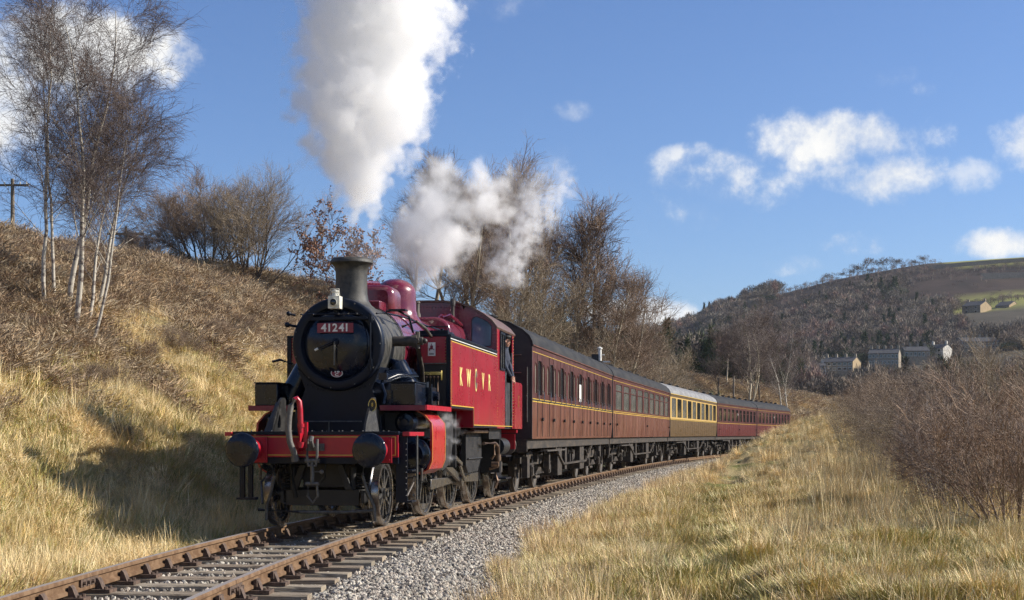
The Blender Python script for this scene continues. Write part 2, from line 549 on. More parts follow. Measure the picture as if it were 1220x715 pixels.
def text_obj(body, size, mat, parent, origin, xdir, ydir, name='lettering', depth=0.004, align='CENTER', sx=1.0, weight=0.0):
    cu = bpy.data.curves.new(name, 'FONT')
    cu.body = body
    cu.size = size
    cu.extrude = depth / 2
    cu.offset = weight
    cu.align_x = align
    cu.align_y = 'CENTER'
    cu.resolution_u = 3
    tmp = bpy.data.objects.new(name, cu)
    me = bpy.data.meshes.new_from_object(tmp)
    bpy.data.objects.remove(tmp)
    me.materials.clear()
    me.materials.append(MATS[mat])
    x, y = Vector(xdir).normalized() * sx, Vector(ydir).normalized()
    n = x.cross(y).normalized()
    M = Matrix(((x.x, y.x, n.x, origin[0]), (x.y, y.y, n.y, origin[1]), (x.z, y.z, n.z, origin[2]), (0, 0, 0, 1)))
    me.transform(M)
    o = bpy.data.objects.new(name, me)
    return link(o, parent)


# ------------------------------------------------------------------ numpy noise
def _hash(ix, iy, seed):
    h = (ix.astype(np.int64) * 374761393 + iy.astype(np.int64) * 668265263 + seed * 982451653) & 0xFFFFFFFF
    h = ((h ^ (h >> 13)) * 1274126177) & 0xFFFFFFFF
    return ((h ^ (h >> 16)) & 0xFFFF) / 65535.0


def vnoise(x, y, seed=0):
    x, y = np.asarray(x, float), np.asarray(y, float)
    ix, iy = np.floor(x), np.floor(y)
    fx, fy = x - ix, y - iy
    fx, fy = fx * fx * (3 - 2 * fx), fy * fy * (3 - 2 * fy)
    a, b = _hash(ix, iy, seed), _hash(ix + 1, iy, seed)
    c, d = _hash(ix, iy + 1, seed), _hash(ix + 1, iy + 1, seed)
    return (a * (1 - fx) + b * fx) * (1 - fy) + (c * (1 - fx) + d * fx) * fy


def fbm(x, y, seed=0, octv=4):
    s, a, t = 0.0, 0.5, 0.0
    for o in range(octv):
        s = s + a * vnoise(np.asarray(x) * 2 ** o, np.asarray(y) * 2 ** o, seed + o * 17)
        t += a
        a *= 0.5
    return s / t


def sstep(x, a, b):
    t = np.clip((np.asarray(x, float) - a) / (b - a), 0, 1)
    return t * t * (3 - 2 * t)


# ------------------------------------------------------------------ the line of the track
ALPHA = rad(8.5)
OX, OY = -2.748, 19.1
_ds = 0.1
PS = np.arange(-45, 420, _ds)
_k = np.where(PS < -20, 0.0, np.where(PS < 2, .0110, np.where(PS < 10, .0025, np.where(PS < 50, .0015, np.where(PS < 200, .0027, 0.0)))))
PT = np.cumsum(_k) * _ds
PT += ALPHA - np.interp(6, PS, PT)
PX = np.cumsum(np.sin(PT)) * _ds
PY = np.cumsum(np.cos(PT)) * _ds
PX += OX + 6 * math.sin(ALPHA) - np.interp(6, PS, PX)
PY += OY + 6 * math.cos(ALPHA) - np.interp(6, PS, PY)


def track(s, l=0.0):
    x, y, t = np.interp(s, PS, PX), np.interp(s, PS, PY), np.interp(s, PS, PT)
    return x + l * np.cos(t), y - l * np.sin(t), t


def to_sl(x, y):
    x, y = np.asarray(x, float), np.asarray(y, float)
    s = np.interp(y, PY, PS)
    for _ in range(5):
        cx, cyy, t = np.interp(s, PS, PX), np.interp(s, PS, PY), np.interp(s, PS, PT)
        s = np.clip(s + (x - cx) * np.sin(t) + (y - cyy) * np.cos(t), PS[0], PS[-1])
    cx, cyy, t = np.interp(s, PS, PX), np.interp(s, PS, PY), np.interp(s, PS, PT)
    return s, (x - cx) * np.cos(t) - (y - cyy) * np.sin(t)


RIDGE_X = [-3000, -300, 0, 60, 92, 108, 125, 162, 204, 256, 319, 500, 900, 3000]
RIDGE_Z = [60, 66, 62, 58, 62, 68, 75, 88, 99.5, 109, 113, 116, 120, 100]
BANK_M = [0, 1.5, 2.3, 3.3, 5.0, 9.0, 12.5, 15.0, 18.0, 30, 60, 120, 300]
BANK_Z = [-.265, -.27, -.30, .10, 1.28, 4.0, 6.0, 6.8, 7.4, 9.0, 13.0, 16.0, 18.0]
RIGHT_Y = [0, 12, 35, 50, 60, 80, 100, 120, 160, 400]
RIGHT_Z = [-.36, -.36, -.30, .05, .42, 1.15, 2.2, 2.9, 3.6, 6.0]


def height(x, y, detail=True):
    x, y = np.asarray(x, float), np.asarray(y, float)
    s, l = to_sl(x, y)
    m = -l
    amp = np.interp(s, [-20, 0, 12, 30, 55, 75, 95, 130, 165, 200], [0.86, 0.89, 0.92, 1.02, 1.20, 1.18, 1.05, 1.02, .90, .75])
    zb = np.interp(m, BANK_M, BANK_Z)
    zb = np.where(zb > 0, zb * amp, zb)
    if detail:
        w = sstep(m, 2.4, 5.0)
        zb = zb + w * ((fbm(x * .35, y * .35, 3) - .5) * 1.1 + (fbm(x * 1.6, y * 1.6, 9) - .5) * .50 + (fbm(x * 5, y * 5, 19, 2) - .5) * .18)
    zr0 = np.interp(l, [0, 1.15, 1.45, 2.0, 3.0], [-.265, -.275, -.245, -.27, -.44])
    zr1 = np.interp(y, RIGHT_Y, RIGHT_Z) + np.clip(l - 9, 0, 30) * .02
    w = sstep(l, 2.6, 5.5)
    zr = zr0 * (1 - w) + zr1 * w
    if detail:
        zr = zr + w * ((fbm(x * .45, y * .45, 5) - .5) * .50 + (fbm(x * 1.5, y * 1.5, 8) - .5) * .42 + (fbm(x * 4, y * 4, 6) - .5) * .20)
        # trodden path beside the line
        zr = zr - .14 * np.exp(-((l - 5.2) / .45) ** 2) * (y < 60)
    near = np.where(m > 0, zb, zr)
    # the valley beyond and the hill on its far side
    pfl = np.clip((y - 300) / 600, 0, 1)
    rid = np.interp(x * np.where(y > 900, 900 / np.maximum(y, 1), 1.0), RIDGE_X, RIDGE_Z)
    far = 5.5 + (rid - 5.5) * pfl ** 1.35
    far = far + np.clip(y - 900, 0, 4000) * .01 * (rid > 80)
    if detail:
        far = far + sstep(y, 330, 600) * (fbm(x * .012, y * .012, 31) - .5) * 14 * (1 - sstep(y, 700, 890) * .9)
    w = sstep(y, 190, 300)
    w = np.maximum(w, sstep(np.abs(x), 150, 300))
    base_side = np.where(np.abs(x) > 150, np.where(x < 0, 18.0, 2.0), 0)
    far = np.where(y < 300, np.maximum(5.5, base_side), far)
    return near * (1 - w) + far * w


def img(x, y, z):
    return 610 + FPX * x / y, 518 - FPX * (z - CAM_H) / y
# ------------------------------------------------------------------ ground: one sheet, fine near the line, coarse far off
def graded(lo_far, lo, hi, hi_far, step, g):
    c = list(np.arange(lo, hi + 1e-6, step))
    a, st = hi, step
    while a < hi_far:
        st *= g
        a += st
        c.append(a)
    b, st, pre = lo, step, []
    while b > lo_far:
        st *= g
        b -= st
        pre.append(b)
    return np.array(pre[::-1] + c)


gx = graded(-2200, -16, 16, 2600, 0.2, 1.055)
gy = graded(-400, 9, 48, 3400, 0.2, 1.035)
GX, GY = np.meshgrid(gx, gy)
fx_, fy_ = GX.ravel(), GY.ravel()
fz_ = height(fx_, fy_)
gs, gl = to_sl(fx_, fy_)
nx_, ny_ = len(gx), len(gy)
idx = np.arange(nx_ * ny_).reshape(ny_, nx_)
gf = np.stack([idx[:-1, :-1], idx[:-1, 1:], idx[1:, 1:], idx[1:, :-1]], -1).reshape(-1, 4)


def lerp3(a, b, t):
    t = np.asarray(t)[:, None]
    return np.asarray(a) * (1 - t) + np.asarray(b) * t


def ground_tint(x, y, z, s, l):
    """colour of the bare surface: stone, soil, turf, heather, with shaded gaps between tufts darkened in"""
    n1 = fbm(x * .5, y * .5, 41)
    n2 = fbm(x * 2.2, y * 2.2, 42)
    m = -l
    straw = np.array([.44, .35, .17])
    green = np.array([.19, .20, .05])
    brown = np.array([.29, .215, .13])
    soil = np.array([.10, .075, .05])
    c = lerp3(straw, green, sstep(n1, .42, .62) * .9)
    c = c * (.50 + .45 * n2[:, None])  # turf darkened to read as shaded gaps between the tussocks
    # left bank
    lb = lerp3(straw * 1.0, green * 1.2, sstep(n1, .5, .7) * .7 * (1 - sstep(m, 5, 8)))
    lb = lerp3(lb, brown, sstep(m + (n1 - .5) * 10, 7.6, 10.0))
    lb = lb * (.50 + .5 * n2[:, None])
    c = np.where((m > 0)[:, None], lb, c)
    # field beyond the crest, grazed olive grass
    fld = lerp3([.17, .15, .05], [.11, .12, .04], n1)
    c = lerp3(c, 0, np.zeros(len(x))) if False else c
    w = sstep(m, 19, 23)
    c = c * (1 - w[:, None]) + fld * w[:, None]
    # cess and ballast bed
    w = 1 - sstep(np.abs(l) + (n2 - .5) * .7, 2.8, 3.4)
    w = w * (1 - sstep(m + (n2 - .5) * .4, 1.45, 1.7))
    bal = lerp3([.30, .275, .245], [.20, .175, .15], n2)
    oil = np.exp(-((np.abs(l)) / .55) ** 2)[:, None]
    bal = bal * (1 - .35 * oil)
    c = c * (1 - w[:, None]) + bal * w[:, None]
    # far side
    e = (z - CAM_H) / np.maximum(y, 1)
    u = x / np.maximum(y, 1)
    ix, iy = 610 + FPX * u, 518 - FPX * e
    n3 = fbm(x * .02, y * .02, 51)
    n4 = fbm(x * .006 + 3, y * .02, 52)
    n5 = fbm(x * .09, y * .09, 53)
    wood = lerp3([.055, .048, .036], [.10, .085, .06], n3)
    heath = lerp3([.012, .010, .010], [.055, .037, .028], sstep(n4 * .6 + n5 * .4, .38, .62))
    fields = np.array([.24, .24, .07])
    fc = wood
    w = sstep(y + (n3 - .5) * 60, 715, 760)
    fc = fc * (1 - w[:, None]) + heath * w[:, None]
    # the two pale green fields on the hill and the valley meadow
    f1 = (u > .308 + .01 * np.sin(y * .05)) * (y > 690) * (y < 762 + (x - 268) * .1)
    f2 = (x > 268) * (y > 868 + (n3 - .5) * 8)
    f3 = (y > 235) * (y < 310) * (x > 20) * (x < 110)
    fcol = lerp3([.27, .26, .07], [.21, .21, .06], n3)
    fc = np.where(((f1 + f2 + f3) > 0)[:, None], fcol, fc)
    w = sstep(y + (n1 - .5) * 20, 185, 215)
    c = c * (1 - w[:, None]) + fc * w[:, None]
    return np.clip(c, .01, .9)


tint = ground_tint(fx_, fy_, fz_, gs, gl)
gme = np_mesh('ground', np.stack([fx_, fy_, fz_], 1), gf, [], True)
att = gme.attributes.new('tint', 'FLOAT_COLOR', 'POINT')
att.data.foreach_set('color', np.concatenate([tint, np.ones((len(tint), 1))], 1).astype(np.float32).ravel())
m, nt, b = base_mat('ground_soil')
at = nt.node('ShaderNodeAttribute')
at.attribute_name = 'tint'
pos = nt.node('ShaderNodeNewGeometry').outputs['Position']
n_hi = nt.noise(pos, 9.0, 8.0, 0.7)
n_lo = nt.noise(pos, 0.12, 5.0, 0.6)
k = nt.math('MULTIPLY', nt.ramp(n_hi, .25, .75, .62, 1.38), nt.ramp(n_lo, .3, .7, .85, 1.15))
colr = nt.vmath('SCALE', at.outputs['Color'], scale=k)
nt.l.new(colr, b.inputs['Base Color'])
b.inputs['Roughness'].default_value = .9
b.inputs['Specular IOR Level'].default_value = .15
bp = nt.node('ShaderNodeBump')
bp.inputs['Strength'].default_value = .8
bp.inputs['Distance'].default_value = .05
nt.l.new(nt.noise(pos, 22.0, 6.0, .7), bp.inputs['Height'])
nt.l.new(bp.outputs[0], b.inputs['Normal'])
gme.materials.append(m)
ground = bpy.data.objects.new('ground', gme)
link(ground)
tag(ground, 'grassy embankment, ballast shoulder, meadow and far hillside', kind='structure')


# ------------------------------------------------------------------ scatter (geometry nodes) for what nobody could count
def make_protos(name, meshes):
    c = bpy.data.collections.new(name)
    for i, me in enumerate(meshes):
        o = bpy.data.objects.new('%s_%02d' % (name, i), me)
        c.objects.link(o)
    return c


def scatter(name, pts, rots, scls, protos, label, pick=None):
    n = len(pts)
    me = bpy.data.meshes.new(name)
    me.vertices.add(n)
    me.vertices.foreach_set('co', np.asarray(pts, np.float32).ravel())
    a = me.attributes.new('rot', 'FLOAT_VECTOR', 'POINT')
    a.data.foreach_set('vector', np.asarray(rots, np.float32).ravel())
    a = me.attributes.new('scl', 'FLOAT_VECTOR', 'POINT')
    scls = np.asarray(scls, np.float32)
    if scls.ndim == 1:
        scls = np.repeat(scls[:, None], 3, 1)
    a.data.foreach_set('vector', scls.ravel())
    a = me.attributes.new('pick', 'INT', 'POINT')
    if pick is None:
        pick = NR.randint(0, len(protos.objects), n)
    a.data.foreach_set('value', np.asarray(pick, np.int32))
    ng = bpy.data.node_groups.new(name, 'GeometryNodeTree')
    ng.interface.new_socket('Geometry', in_out='INPUT', socket_type='NodeSocketGeometry')
    ng.interface.new_socket('Geometry', in_out='OUTPUT', socket_type='NodeSocketGeometry')
    gi, go = ng.nodes.new('NodeGroupInput'), ng.nodes.new('NodeGroupOutput')
    ip = ng.nodes.new('GeometryNodeInstanceOnPoints')
    ci = ng.nodes.new('GeometryNodeCollectionInfo')
    ci.inputs['Collection'].default_value = protos
    ci.inputs['Separate Children'].default_value = True
    ci.inputs['Reset Children'].default_value = True

    def named(nm, ty):
        nd = ng.nodes.new('GeometryNodeInputNamedAttribute')
        nd.data_type = ty
        nd.inputs['Name'].default_value = nm
        return [o for o in nd.outputs if o.enabled and o.name == 'Attribute'][0]
    ng.links.new(gi.outputs[0], ip.inputs['Points'])
    ng.links.new(ci.outputs[0], ip.inputs['Instance'])
    ip.inputs['Pick Instance'].default_value = True
    ng.links.new(named('pick', 'INT'), ip.inputs['Instance Index'])
    ng.links.new(named('rot', 'FLOAT_VECTOR'), ip.inputs['Rotation'])
    ng.links.new(named('scl', 'FLOAT_VECTOR'), ip.inputs['Scale'])
    ng.links.new(ip.outputs[0], go.inputs[0])
    o = bpy.data.objects.new(name, me)
    link(o)
    md = o.modifiers.new('scatter', 'NODES')
    md.node_group = ng
    tag(o, label, kind='stuff')
    return o


def stone_mesh(seed, mat):
    r = np.random.RandomState(seed)
    bm = bmesh.new()
    bmesh.ops.create_icosphere(bm, subdivisions=1, radius=1)
    for v in bm.verts:
        v.co *= .75 + .5 * r.rand()
        v.co.z *= .7
        v.co.x *= 1.2
    me = bpy.data.meshes.new('stone')
    bm.to_mesh(me)
    bm.free()
    me.materials.append(mat)
    return me


stones = make_protos('stones', [stone_mesh(i, MATS['ballast_stone' if i < 6 else 'dark_stone']) for i in range(8)])


def rnd_sl(n, s0, s1, l0, l1, power=1.0):
    """random places along the line, denser near the camera for power > 1"""
    s = s0 + (s1 - s0) * NR.rand(n) ** power
    l = l0 + (l1 - l0) * NR.rand(n)
    x, y, _ = track(s, l)
    return s, l, x, y


def place_stones(name, n, s0, s1, l0, l1, power, smin, smax, label, zoff=0.0):
    s, l, x, y = rnd_sl(n, s0, s1, l0, l1, power)
    edge = np.interp(y, [10, 30, 80], [3.15, 2.95, 2.9]) + (fbm(x * .9, y * .9, 61) - .5) * 1.3
    keep = l < edge
    s, l, x, y = s[keep], l[keep], x[keep], y[keep]
    z = height(x, y)
    # the bed stands level with the sleeper tops between the rails and behind their ends
    z = z + zoff + NR.rand(len(z)) * .02 - .006 + .030 * (np.abs(l) < .66)
    sc = smin + (smax - smin) * NR.rand(len(z)) ** 1.5
    sc = sc * np.interp(s, [0, 40, 90], [1, 1.35, 2.0])
    rot = NR.rand(len(z), 3) * 6.28
    return scatter(name, np.stack([x, y, z], 1), rot, sc, stones, label)


place_stones('ballast', 60000, -10, 30, 1.40, 3.6, 1.25, .015, .034, 'pale grey stone ballast on the shoulder right of the rails')
place_stones('ballast', 26000, 30, 110, 1.28, 3.6, 1.6, .02, .045, 'pale stone ballast further along the curve of the line')
place_stones('ballast', 17000, -10, 26, -1.15, 1.42, 1.0, .014, .034, 'grey and brown stone ballast between the sleepers')
place_stones('ballast', 3500, -10, 22, -1.6, -1.15, 1.0, .014, .034, 'grey stone ballast at the foot of the bank')


def blade_tuft(seed, n, h, spread, lean, width, mat, seg=3, droop=.6, mat2=None):
    r = np.random.RandomState(seed)
    V, F, MI = [], [], []
    for i in range(n):
        a = r.rand() * 6.283
        rr = spread * math.sqrt(r.rand())
        bx, by = rr * math.cos(a), rr * math.sin(a)
        la = a + r.randn() * .8
        le = lean * (.3 + r.rand())
        hh = h * (.45 + .65 * r.rand())
        w = width * (.6 + .8 * r.rand())
        px, py = -math.sin(la) * w / 2, math.cos(la) * w / 2
        tw = r.randn() * .5
        px, py = px * math.cos(tw) - py * math.sin(tw), px * math.sin(tw) + py * math.cos(tw)
        o = len(V)
        for j in range(seg):
            t = j / seg
            d = le * hh * (t + droop * t * t)
            z = hh * (t - droop * le * .45 * t * t)
            k = 1 - t * .55
            cx, cyy = bx + math.cos(la) * d, by + math.sin(la) * d
            V += [(cx - px * k, cyy - py * k, z - .02), (cx + px * k, cyy + py * k, z - .02)]
        t = 1.0
        d = le * hh * (t + droop)
        V.append((bx + math.cos(la) * d, by + math.sin(la) * d, hh * (t - droop * le * .45)))
        for j in range(seg - 1):
            F += [(o + 2 * j, o + 2 * j + 1, o + 2 * j + 3), (o + 2 * j, o + 2 * j + 3, o + 2 * j + 2)]
        F.append((o + 2 * seg - 2, o + 2 * seg - 1, o + 2 * seg))
        MI += [1 if (mat2 and r.rand() < .3) else 0] * (2 * seg - 1)
    return np_mesh('tuft', V, F, [mat] + ([mat2] if mat2 else []), False, MI if mat2 else None)


DG, GG, DR, BR = MATS['dry_grass'], MATS['green_grass'], MATS['dry_grass_red'], MATS['bracken']
tall = make_protos('tall_tufts', [blade_tuft(i, 46, .22 + .05 * i, .10 + .015 * i, .5 + .15 * (i % 3), .0065, DG, mat2=DR if i % 2 else GG) for i in range(5)])
wisps = make_protos('seed_stalks', [blade_tuft(20 + i, 16, .55, .10, .22, .0055, DG, droop=.3) for i in range(3)])
mat_t = make_protos('matted_tufts', [blade_tuft(30 + i, 46, .19 + .02 * i, .16, 1.7, .0065, DG, droop=.35, mat2=GG if i == 0 else DR) for i in range(4)])
greens = make_protos('green_tufts', [blade_tuft(40 + i, 50, .11, .15, .8, .008, GG, seg=2, mat2=DG) for i in range(3)])
reds = make_protos('stalk_tufts', [blade_tuft(50 + i, 34, .34, .14, .28, .006, DR, droop=.3, mat2=DG) for i in range(3)])


def bracken_tuft(seed):
    r = np.random.RandomState(seed)
    V, F = [], []
    for i in range(170):
        a, el_ = r.rand() * 6.28, r.rand() * 1.3 - .1
        c = np.array([math.cos(a) * r.rand() * .3, math.sin(a) * r.rand() * .3, r.rand() * .22])
        d = np.array([math.cos(a) * math.cos(el_), math.sin(a) * math.cos(el_), math.sin(el_) * .7])
        sd = np.cross(d, r.randn(3))
        sd /= np.linalg.norm(sd) + 1e-9
        L, w = .05 + .11 * r.rand(), .003 + .0065 * r.rand()
        o = len(V)
        V += [c - sd * w, c + sd * w, c + d * L]
        F.append((o, o + 1, o + 2))
    return np_mesh('bracken', V, F, [BR])


def tussock(seed, n, h, lean, width, mats, probs, base=.07):
    r = np.random.RandomState(seed)
    V, F, MI = [], [], []
    for i in range(n):
        a = r.rand() * 6.283
        rr = base * math.sqrt(r.rand())
        bx, by = rr * math.cos(a), rr * math.sin(a)
        la = a + r.randn() * .5
        le = lean * r.rand() ** .7
        hh = h * (.4 + .75 * r.rand())
        w = width * (.5 + r.rand())
        px, py = -math.sin(la) * w / 2, math.cos(la) * w / 2
        o = len(V)
        seg = 3
        ang0 = .15 + le * .5
        cx, cyy, cz = bx, by, -.03
        for j in range(seg + 1):
            k = 1 - j / seg * .8
            V += [(cx - px * k, cyy - py * k, cz), (cx + px * k, cyy + py * k, cz)]
            st = hh / seg
            cx += math.cos(la) * math.sin(ang0) * st
            cyy += math.sin(la) * math.sin(ang0) * st
            cz += math.cos(ang0) * st
            ang0 += le * .55
        for j in range(seg):
            F += [(o + 2 * j, o + 2 * j + 1, o + 2 * j + 3), (o + 2 * j, o + 2 * j + 3, o + 2 * j + 2)]
        MI += [int(r.choice(len(mats), p=probs))] * (2 * seg)
    return np_mesh('tussock', V, F, mats, False, MI)


tus = make_protos('tussocks', [tussock(100 + i, 140, .25 + .04 * (i % 3), 1.15 + .28 * (i % 3), .0062, [DG, DR, GG], [.68, .22, .10] if i < 4 else [.4, .1, .5]) for i in range(5)])
lying = make_protos('lying_straw', [tussock(120 + i, 60, .20, 2.6, .006, [DG, DR, GG], [.6, .25, .15], base=.16) for i in range(3)])
brk = make_protos('bracken_clumps', [bracken_tuft(60 + i) for i in range(4)])


def tufts(name, n, region, protos, smin, smax, label, dens=None, tilt=.15, far_grow=True, downhill=0.0):
    x0, x1, y0, y1, power = region
    y = y0 + (y1 - y0) * NR.rand(n) ** power
    x = x0(y) + (x1(y) - x0(y)) * NR.rand(n)
    s, l = to_sl(x, y)
    p = dens(x, y, s, l)
    keep = NR.rand(n) < p
    x, y, s, l = x[keep], y[keep], s[keep], l[keep]
    z = height(x, y)
    n = len(x)
    rot = np.stack([NR.randn(n) * tilt, NR.randn(n) * tilt, NR.rand(n) * 6.283], 1)
    if downhill:
        rot[:, 1] += downhill
        rot[:, 2] = NR.randn(n) * .9
    sc = smin + (smax - smin) * NR.rand(n)
    sc = sc * (.55 + .55 * vnoise(x * .6, y * .6, 71) + .45 * vnoise(x * 2.1, y * 2.1, 73))
    if far_grow:
        sc = sc * np.interp(y, [20, 60, 120], [1, 1.25, 1.7])
    return scatter(name, np.stack([x, y, z], 1), rot, sc, protos, label)


# right of the line
xr0 = lambda y: np.interp(y, PY, PX) + 1.8
xr1 = lambda y: np.minimum(y * .375 + 1.5, 60)
edge_n = lambda x, y: np.interp(y, [10, 30, 80], [3.15, 2.95, 2.9]) + (fbm(x * .9, y * .9, 61) - .5) * 1.3
path_ = lambda l, y: 1 - .97 * np.exp(-((l - 5.2) / .50) ** 4) * (y < 70)


def d_tall(x, y, s, l):
    n = fbm(x * .9, y * .9, 72)
    return (l > edge_n(x, y) - .1) * path_(l, y) * np.clip(sstep(n, .48, .60) + .07, 0, 1)


def d_green(x, y, s, l):
    return (l > edge_n(x, y)) * 1.0


def d_tus(x, y, s, l):
    n = fbm(x * 1.2, y * 1.2, 72)
    return (l > edge_n(x, y) - .1) * path_(l, y) * np.clip(sstep(n, .47, .53) + .04, 0, 1)


def d_red(x, y, s, l):
    e = edge_n(x, y)
    return ((l > e - .25) * np.exp(-np.clip(l - e - .3, 0, 9) / .7) * .95 + (l > e) * .12) * path_(l, y)


tufts('grass', 15000, (xr0, xr1, 10.5, 36, 1.15), tus, .3, 1.3, 'pale tussocks of dead grass in the foreground right of the line', d_tus, tilt=.2)
tufts('grass', 17000, (xr0, xr1, 10.5, 36, 1.15), lying, .5, 1.1, 'flattened dead straw between the tussocks', d_green, tilt=.12)
tufts('grass', 4500, (xr0, xr1, 10.5, 34, 1.15), tall, .4, .9, 'tall pale dry grass in the foreground right of the line', d_tall)
tufts('grass', 16000, (xr0, xr1, 34, 130, 1.5), tus, .6, 1.3, 'dry grass further along right of the line', d_tall)
tufts('grass', 46000, (xr0, xr1, 10.5, 40, 1.15), greens, .9, 1.8, 'short green grass showing between the dry tufts', d_green)
tufts('grass', 9000, (xr0, xr1, 10.5, 60, 1.3), reds, .6, 1.05, 'reddish dry stalks along the edge of the ballast', d_red)
tufts('grass', 420, (lambda y: np.interp(y, PY, PX) - 1.0, lambda y: np.interp(y, PY, PX) + 3.1, 10.5, 45, 1.1), lying, .25, .6, 'stray weeds and straw caught in the ballast', lambda x, y, s, l: 1.0 * (np.abs(np.abs(l) - .75) > .12))
tufts('grass', 2600, (xr0, xr1, 10.5, 60, 1.2), wisps, .6, 1.15, 'thin seed stalks standing above the dry grass', d_tall)
# left bank
xl1 = lambda y: np.interp(y, PY, PX) - 1.3
xl0 = lambda y: np.maximum(-y * .40 - 1.5, np.interp(y, PY, PX) - 24)


def d_mat(x, y, s, l):
    m_ = -l
    n = fbm(x * .5, y * .5, 41)
    return (m_ > 1.5 + (fbm(x * 1.2, y * 1.2, 75) - .5) * .4) * (1 - .6 * sstep(m_ + (n - .5) * 10, 7.4, 10)) * np.clip(1.25 - sstep(fbm(x * 1.1, y * 1.1, 76), .5, .7), .35, 1)


def d_brk(x, y, s, l):
    m_ = -l
    n = fbm(x * .5, y * .5, 41)
    return sstep(m_ + (n - .5) * 10, 7.2, 10) * (m_ < 20) * .95


def d_lg(x, y, s, l):
    m_ = -l
    return (m_ > 1.6) * (m_ < 9) * sstep(fbm(x * .5, y * .5, 41), .40, .56)


tufts('grass', 14000, (xl0, xl1, 13, 60, 1.1), mat_t, .4, .8, 'long straw grass lying over on the lower bank left of the train', d_mat, tilt=.35, downhill=.2)
tufts('grass', 42000, (xl0, xl1, 13, 60, 1.1), lying, .6, 1.2, 'flattened straw coloured grass on the lower left bank', d_mat, tilt=.35, downhill=.45)
tufts('grass', 12000, (xl0, xl1, 13, 60, 1.1), tus, .45, .95, 'clumps of dead grass on the lower left bank', lambda x, y, s, l: d_mat(x, y, s, l) * sstep(fbm(x * 1.3, y * 1.3, 78), .46, .58), tilt=.3)
tufts('grass', 19000, (xl0, xl1, 13, 45, 1.1), greens, .9, 1.7, 'green grass in patches at the foot of the left bank', d_lg, tilt=.3)
tufts('grass', 5000, (xl0, xl1, 60, 210, 1.0), mat_t, 1.6, 3.2, 'pale grass on the bank behind the carriages', lambda x, y, s, l: (-l > 2.6) * (-l < 20) * .8, far_grow=False)
tufts('grass', 15000, (xl0, xl1, 18, 75, 1.1), lying, .7, 1.3, 'dead straw mixed with the bracken of the upper left bank', d_brk, tilt=.3)
tufts('bracken', 36000, (xl0, xl1, 18, 75, 1.1), brk, .7, 1.5, 'dead brown bracken over the upper bank left of the train', d_brk, tilt=.3)
tufts('bracken', 9000, (xl0, xl1, 75, 210, 1.0), brk, 1.8, 3.0, 'orange brown bracken on the bank above the rear carriages', lambda x, y, s, l: (-l > 2.6) * (-l < 22) * .6, far_grow=False)
tufts('grass', 5000, (xl0, xl1, 14, 50, 1.1), wisps, .5, 1.0, 'thin dry stalks standing on the left bank', d_mat, tilt=.3)
# ------------------------------------------------------------------ railway track: sleepers, chairs, rails, fishplates
GAUGE = .7525
RH = .150
trk = thing('railway_track', 'rusty single railway line on worn timber sleepers, curving right', 'track', (float(track(-8)[0]), float(track(-8)[1]), -.2))
trk_inv = Matrix.Translation(-Vector(trk.location))


def sweep_section(sec, l0, s_arr):
    """sweep a closed section (lateral, z) along the line"""
    V, n = [], len(sec)
    for s in s_arr:
        x, y, t = track(s)
        c, sn = math.cos(t), math.sin(t)
        for (u, z) in sec:
            V.append((x + (l0 + u) * c - trk.location.x, y - (l0 + u) * sn - trk.location.y, z - trk.location.z))
    F = []
    for j in range(len(s_arr) - 1):
        for i in range(n):
            F.append((j * n + i, (j + 1) * n + i, (j + 1) * n + (i + 1) % n, j * n + (i + 1) % n))
    return V, F


rsec = [(-.035, -.010), (-.028, 0), (.028, 0), (.035, -.010), (.035, -.036), (.010, -.05), (.010, -.105), (.034, -.118), (.034, -.146), (-.034, -.146), (-.034, -.118), (-.010, -.105), (-.010, -.05), (-.035, -.036)]
JOINTS = [-32.0, -6.35, 11.9, 30.2, 48.5, 66.8, 85.1, 103.4, 121.7, 140.0]
for side in (-1, 1):
    for j in range(len(JOINTS) - 1):
        a, b_ = JOINTS[j] + .004, JOINTS[j + 1] - .004
        off = .55 if side < 0 else 0.0
        V, F = sweep_section(rsec, side * GAUGE, np.linspace(a + off, b_ + off, 24 if j == 0 else 16))
        n = len(rsec)
        k = len(V) // n
        F += [tuple(range(n))[::-1], tuple((k - 1) * n + i for i in range(n))]
        mb = MB()
        mb.add(V, F)
        mb.m = [1 if (i % n) in (1,) and i < len(F) - 2 else 0 for i in range(len(F))]
        mb.build('rail', ['rail_rust', 'rail_top'], trk, angle=50)

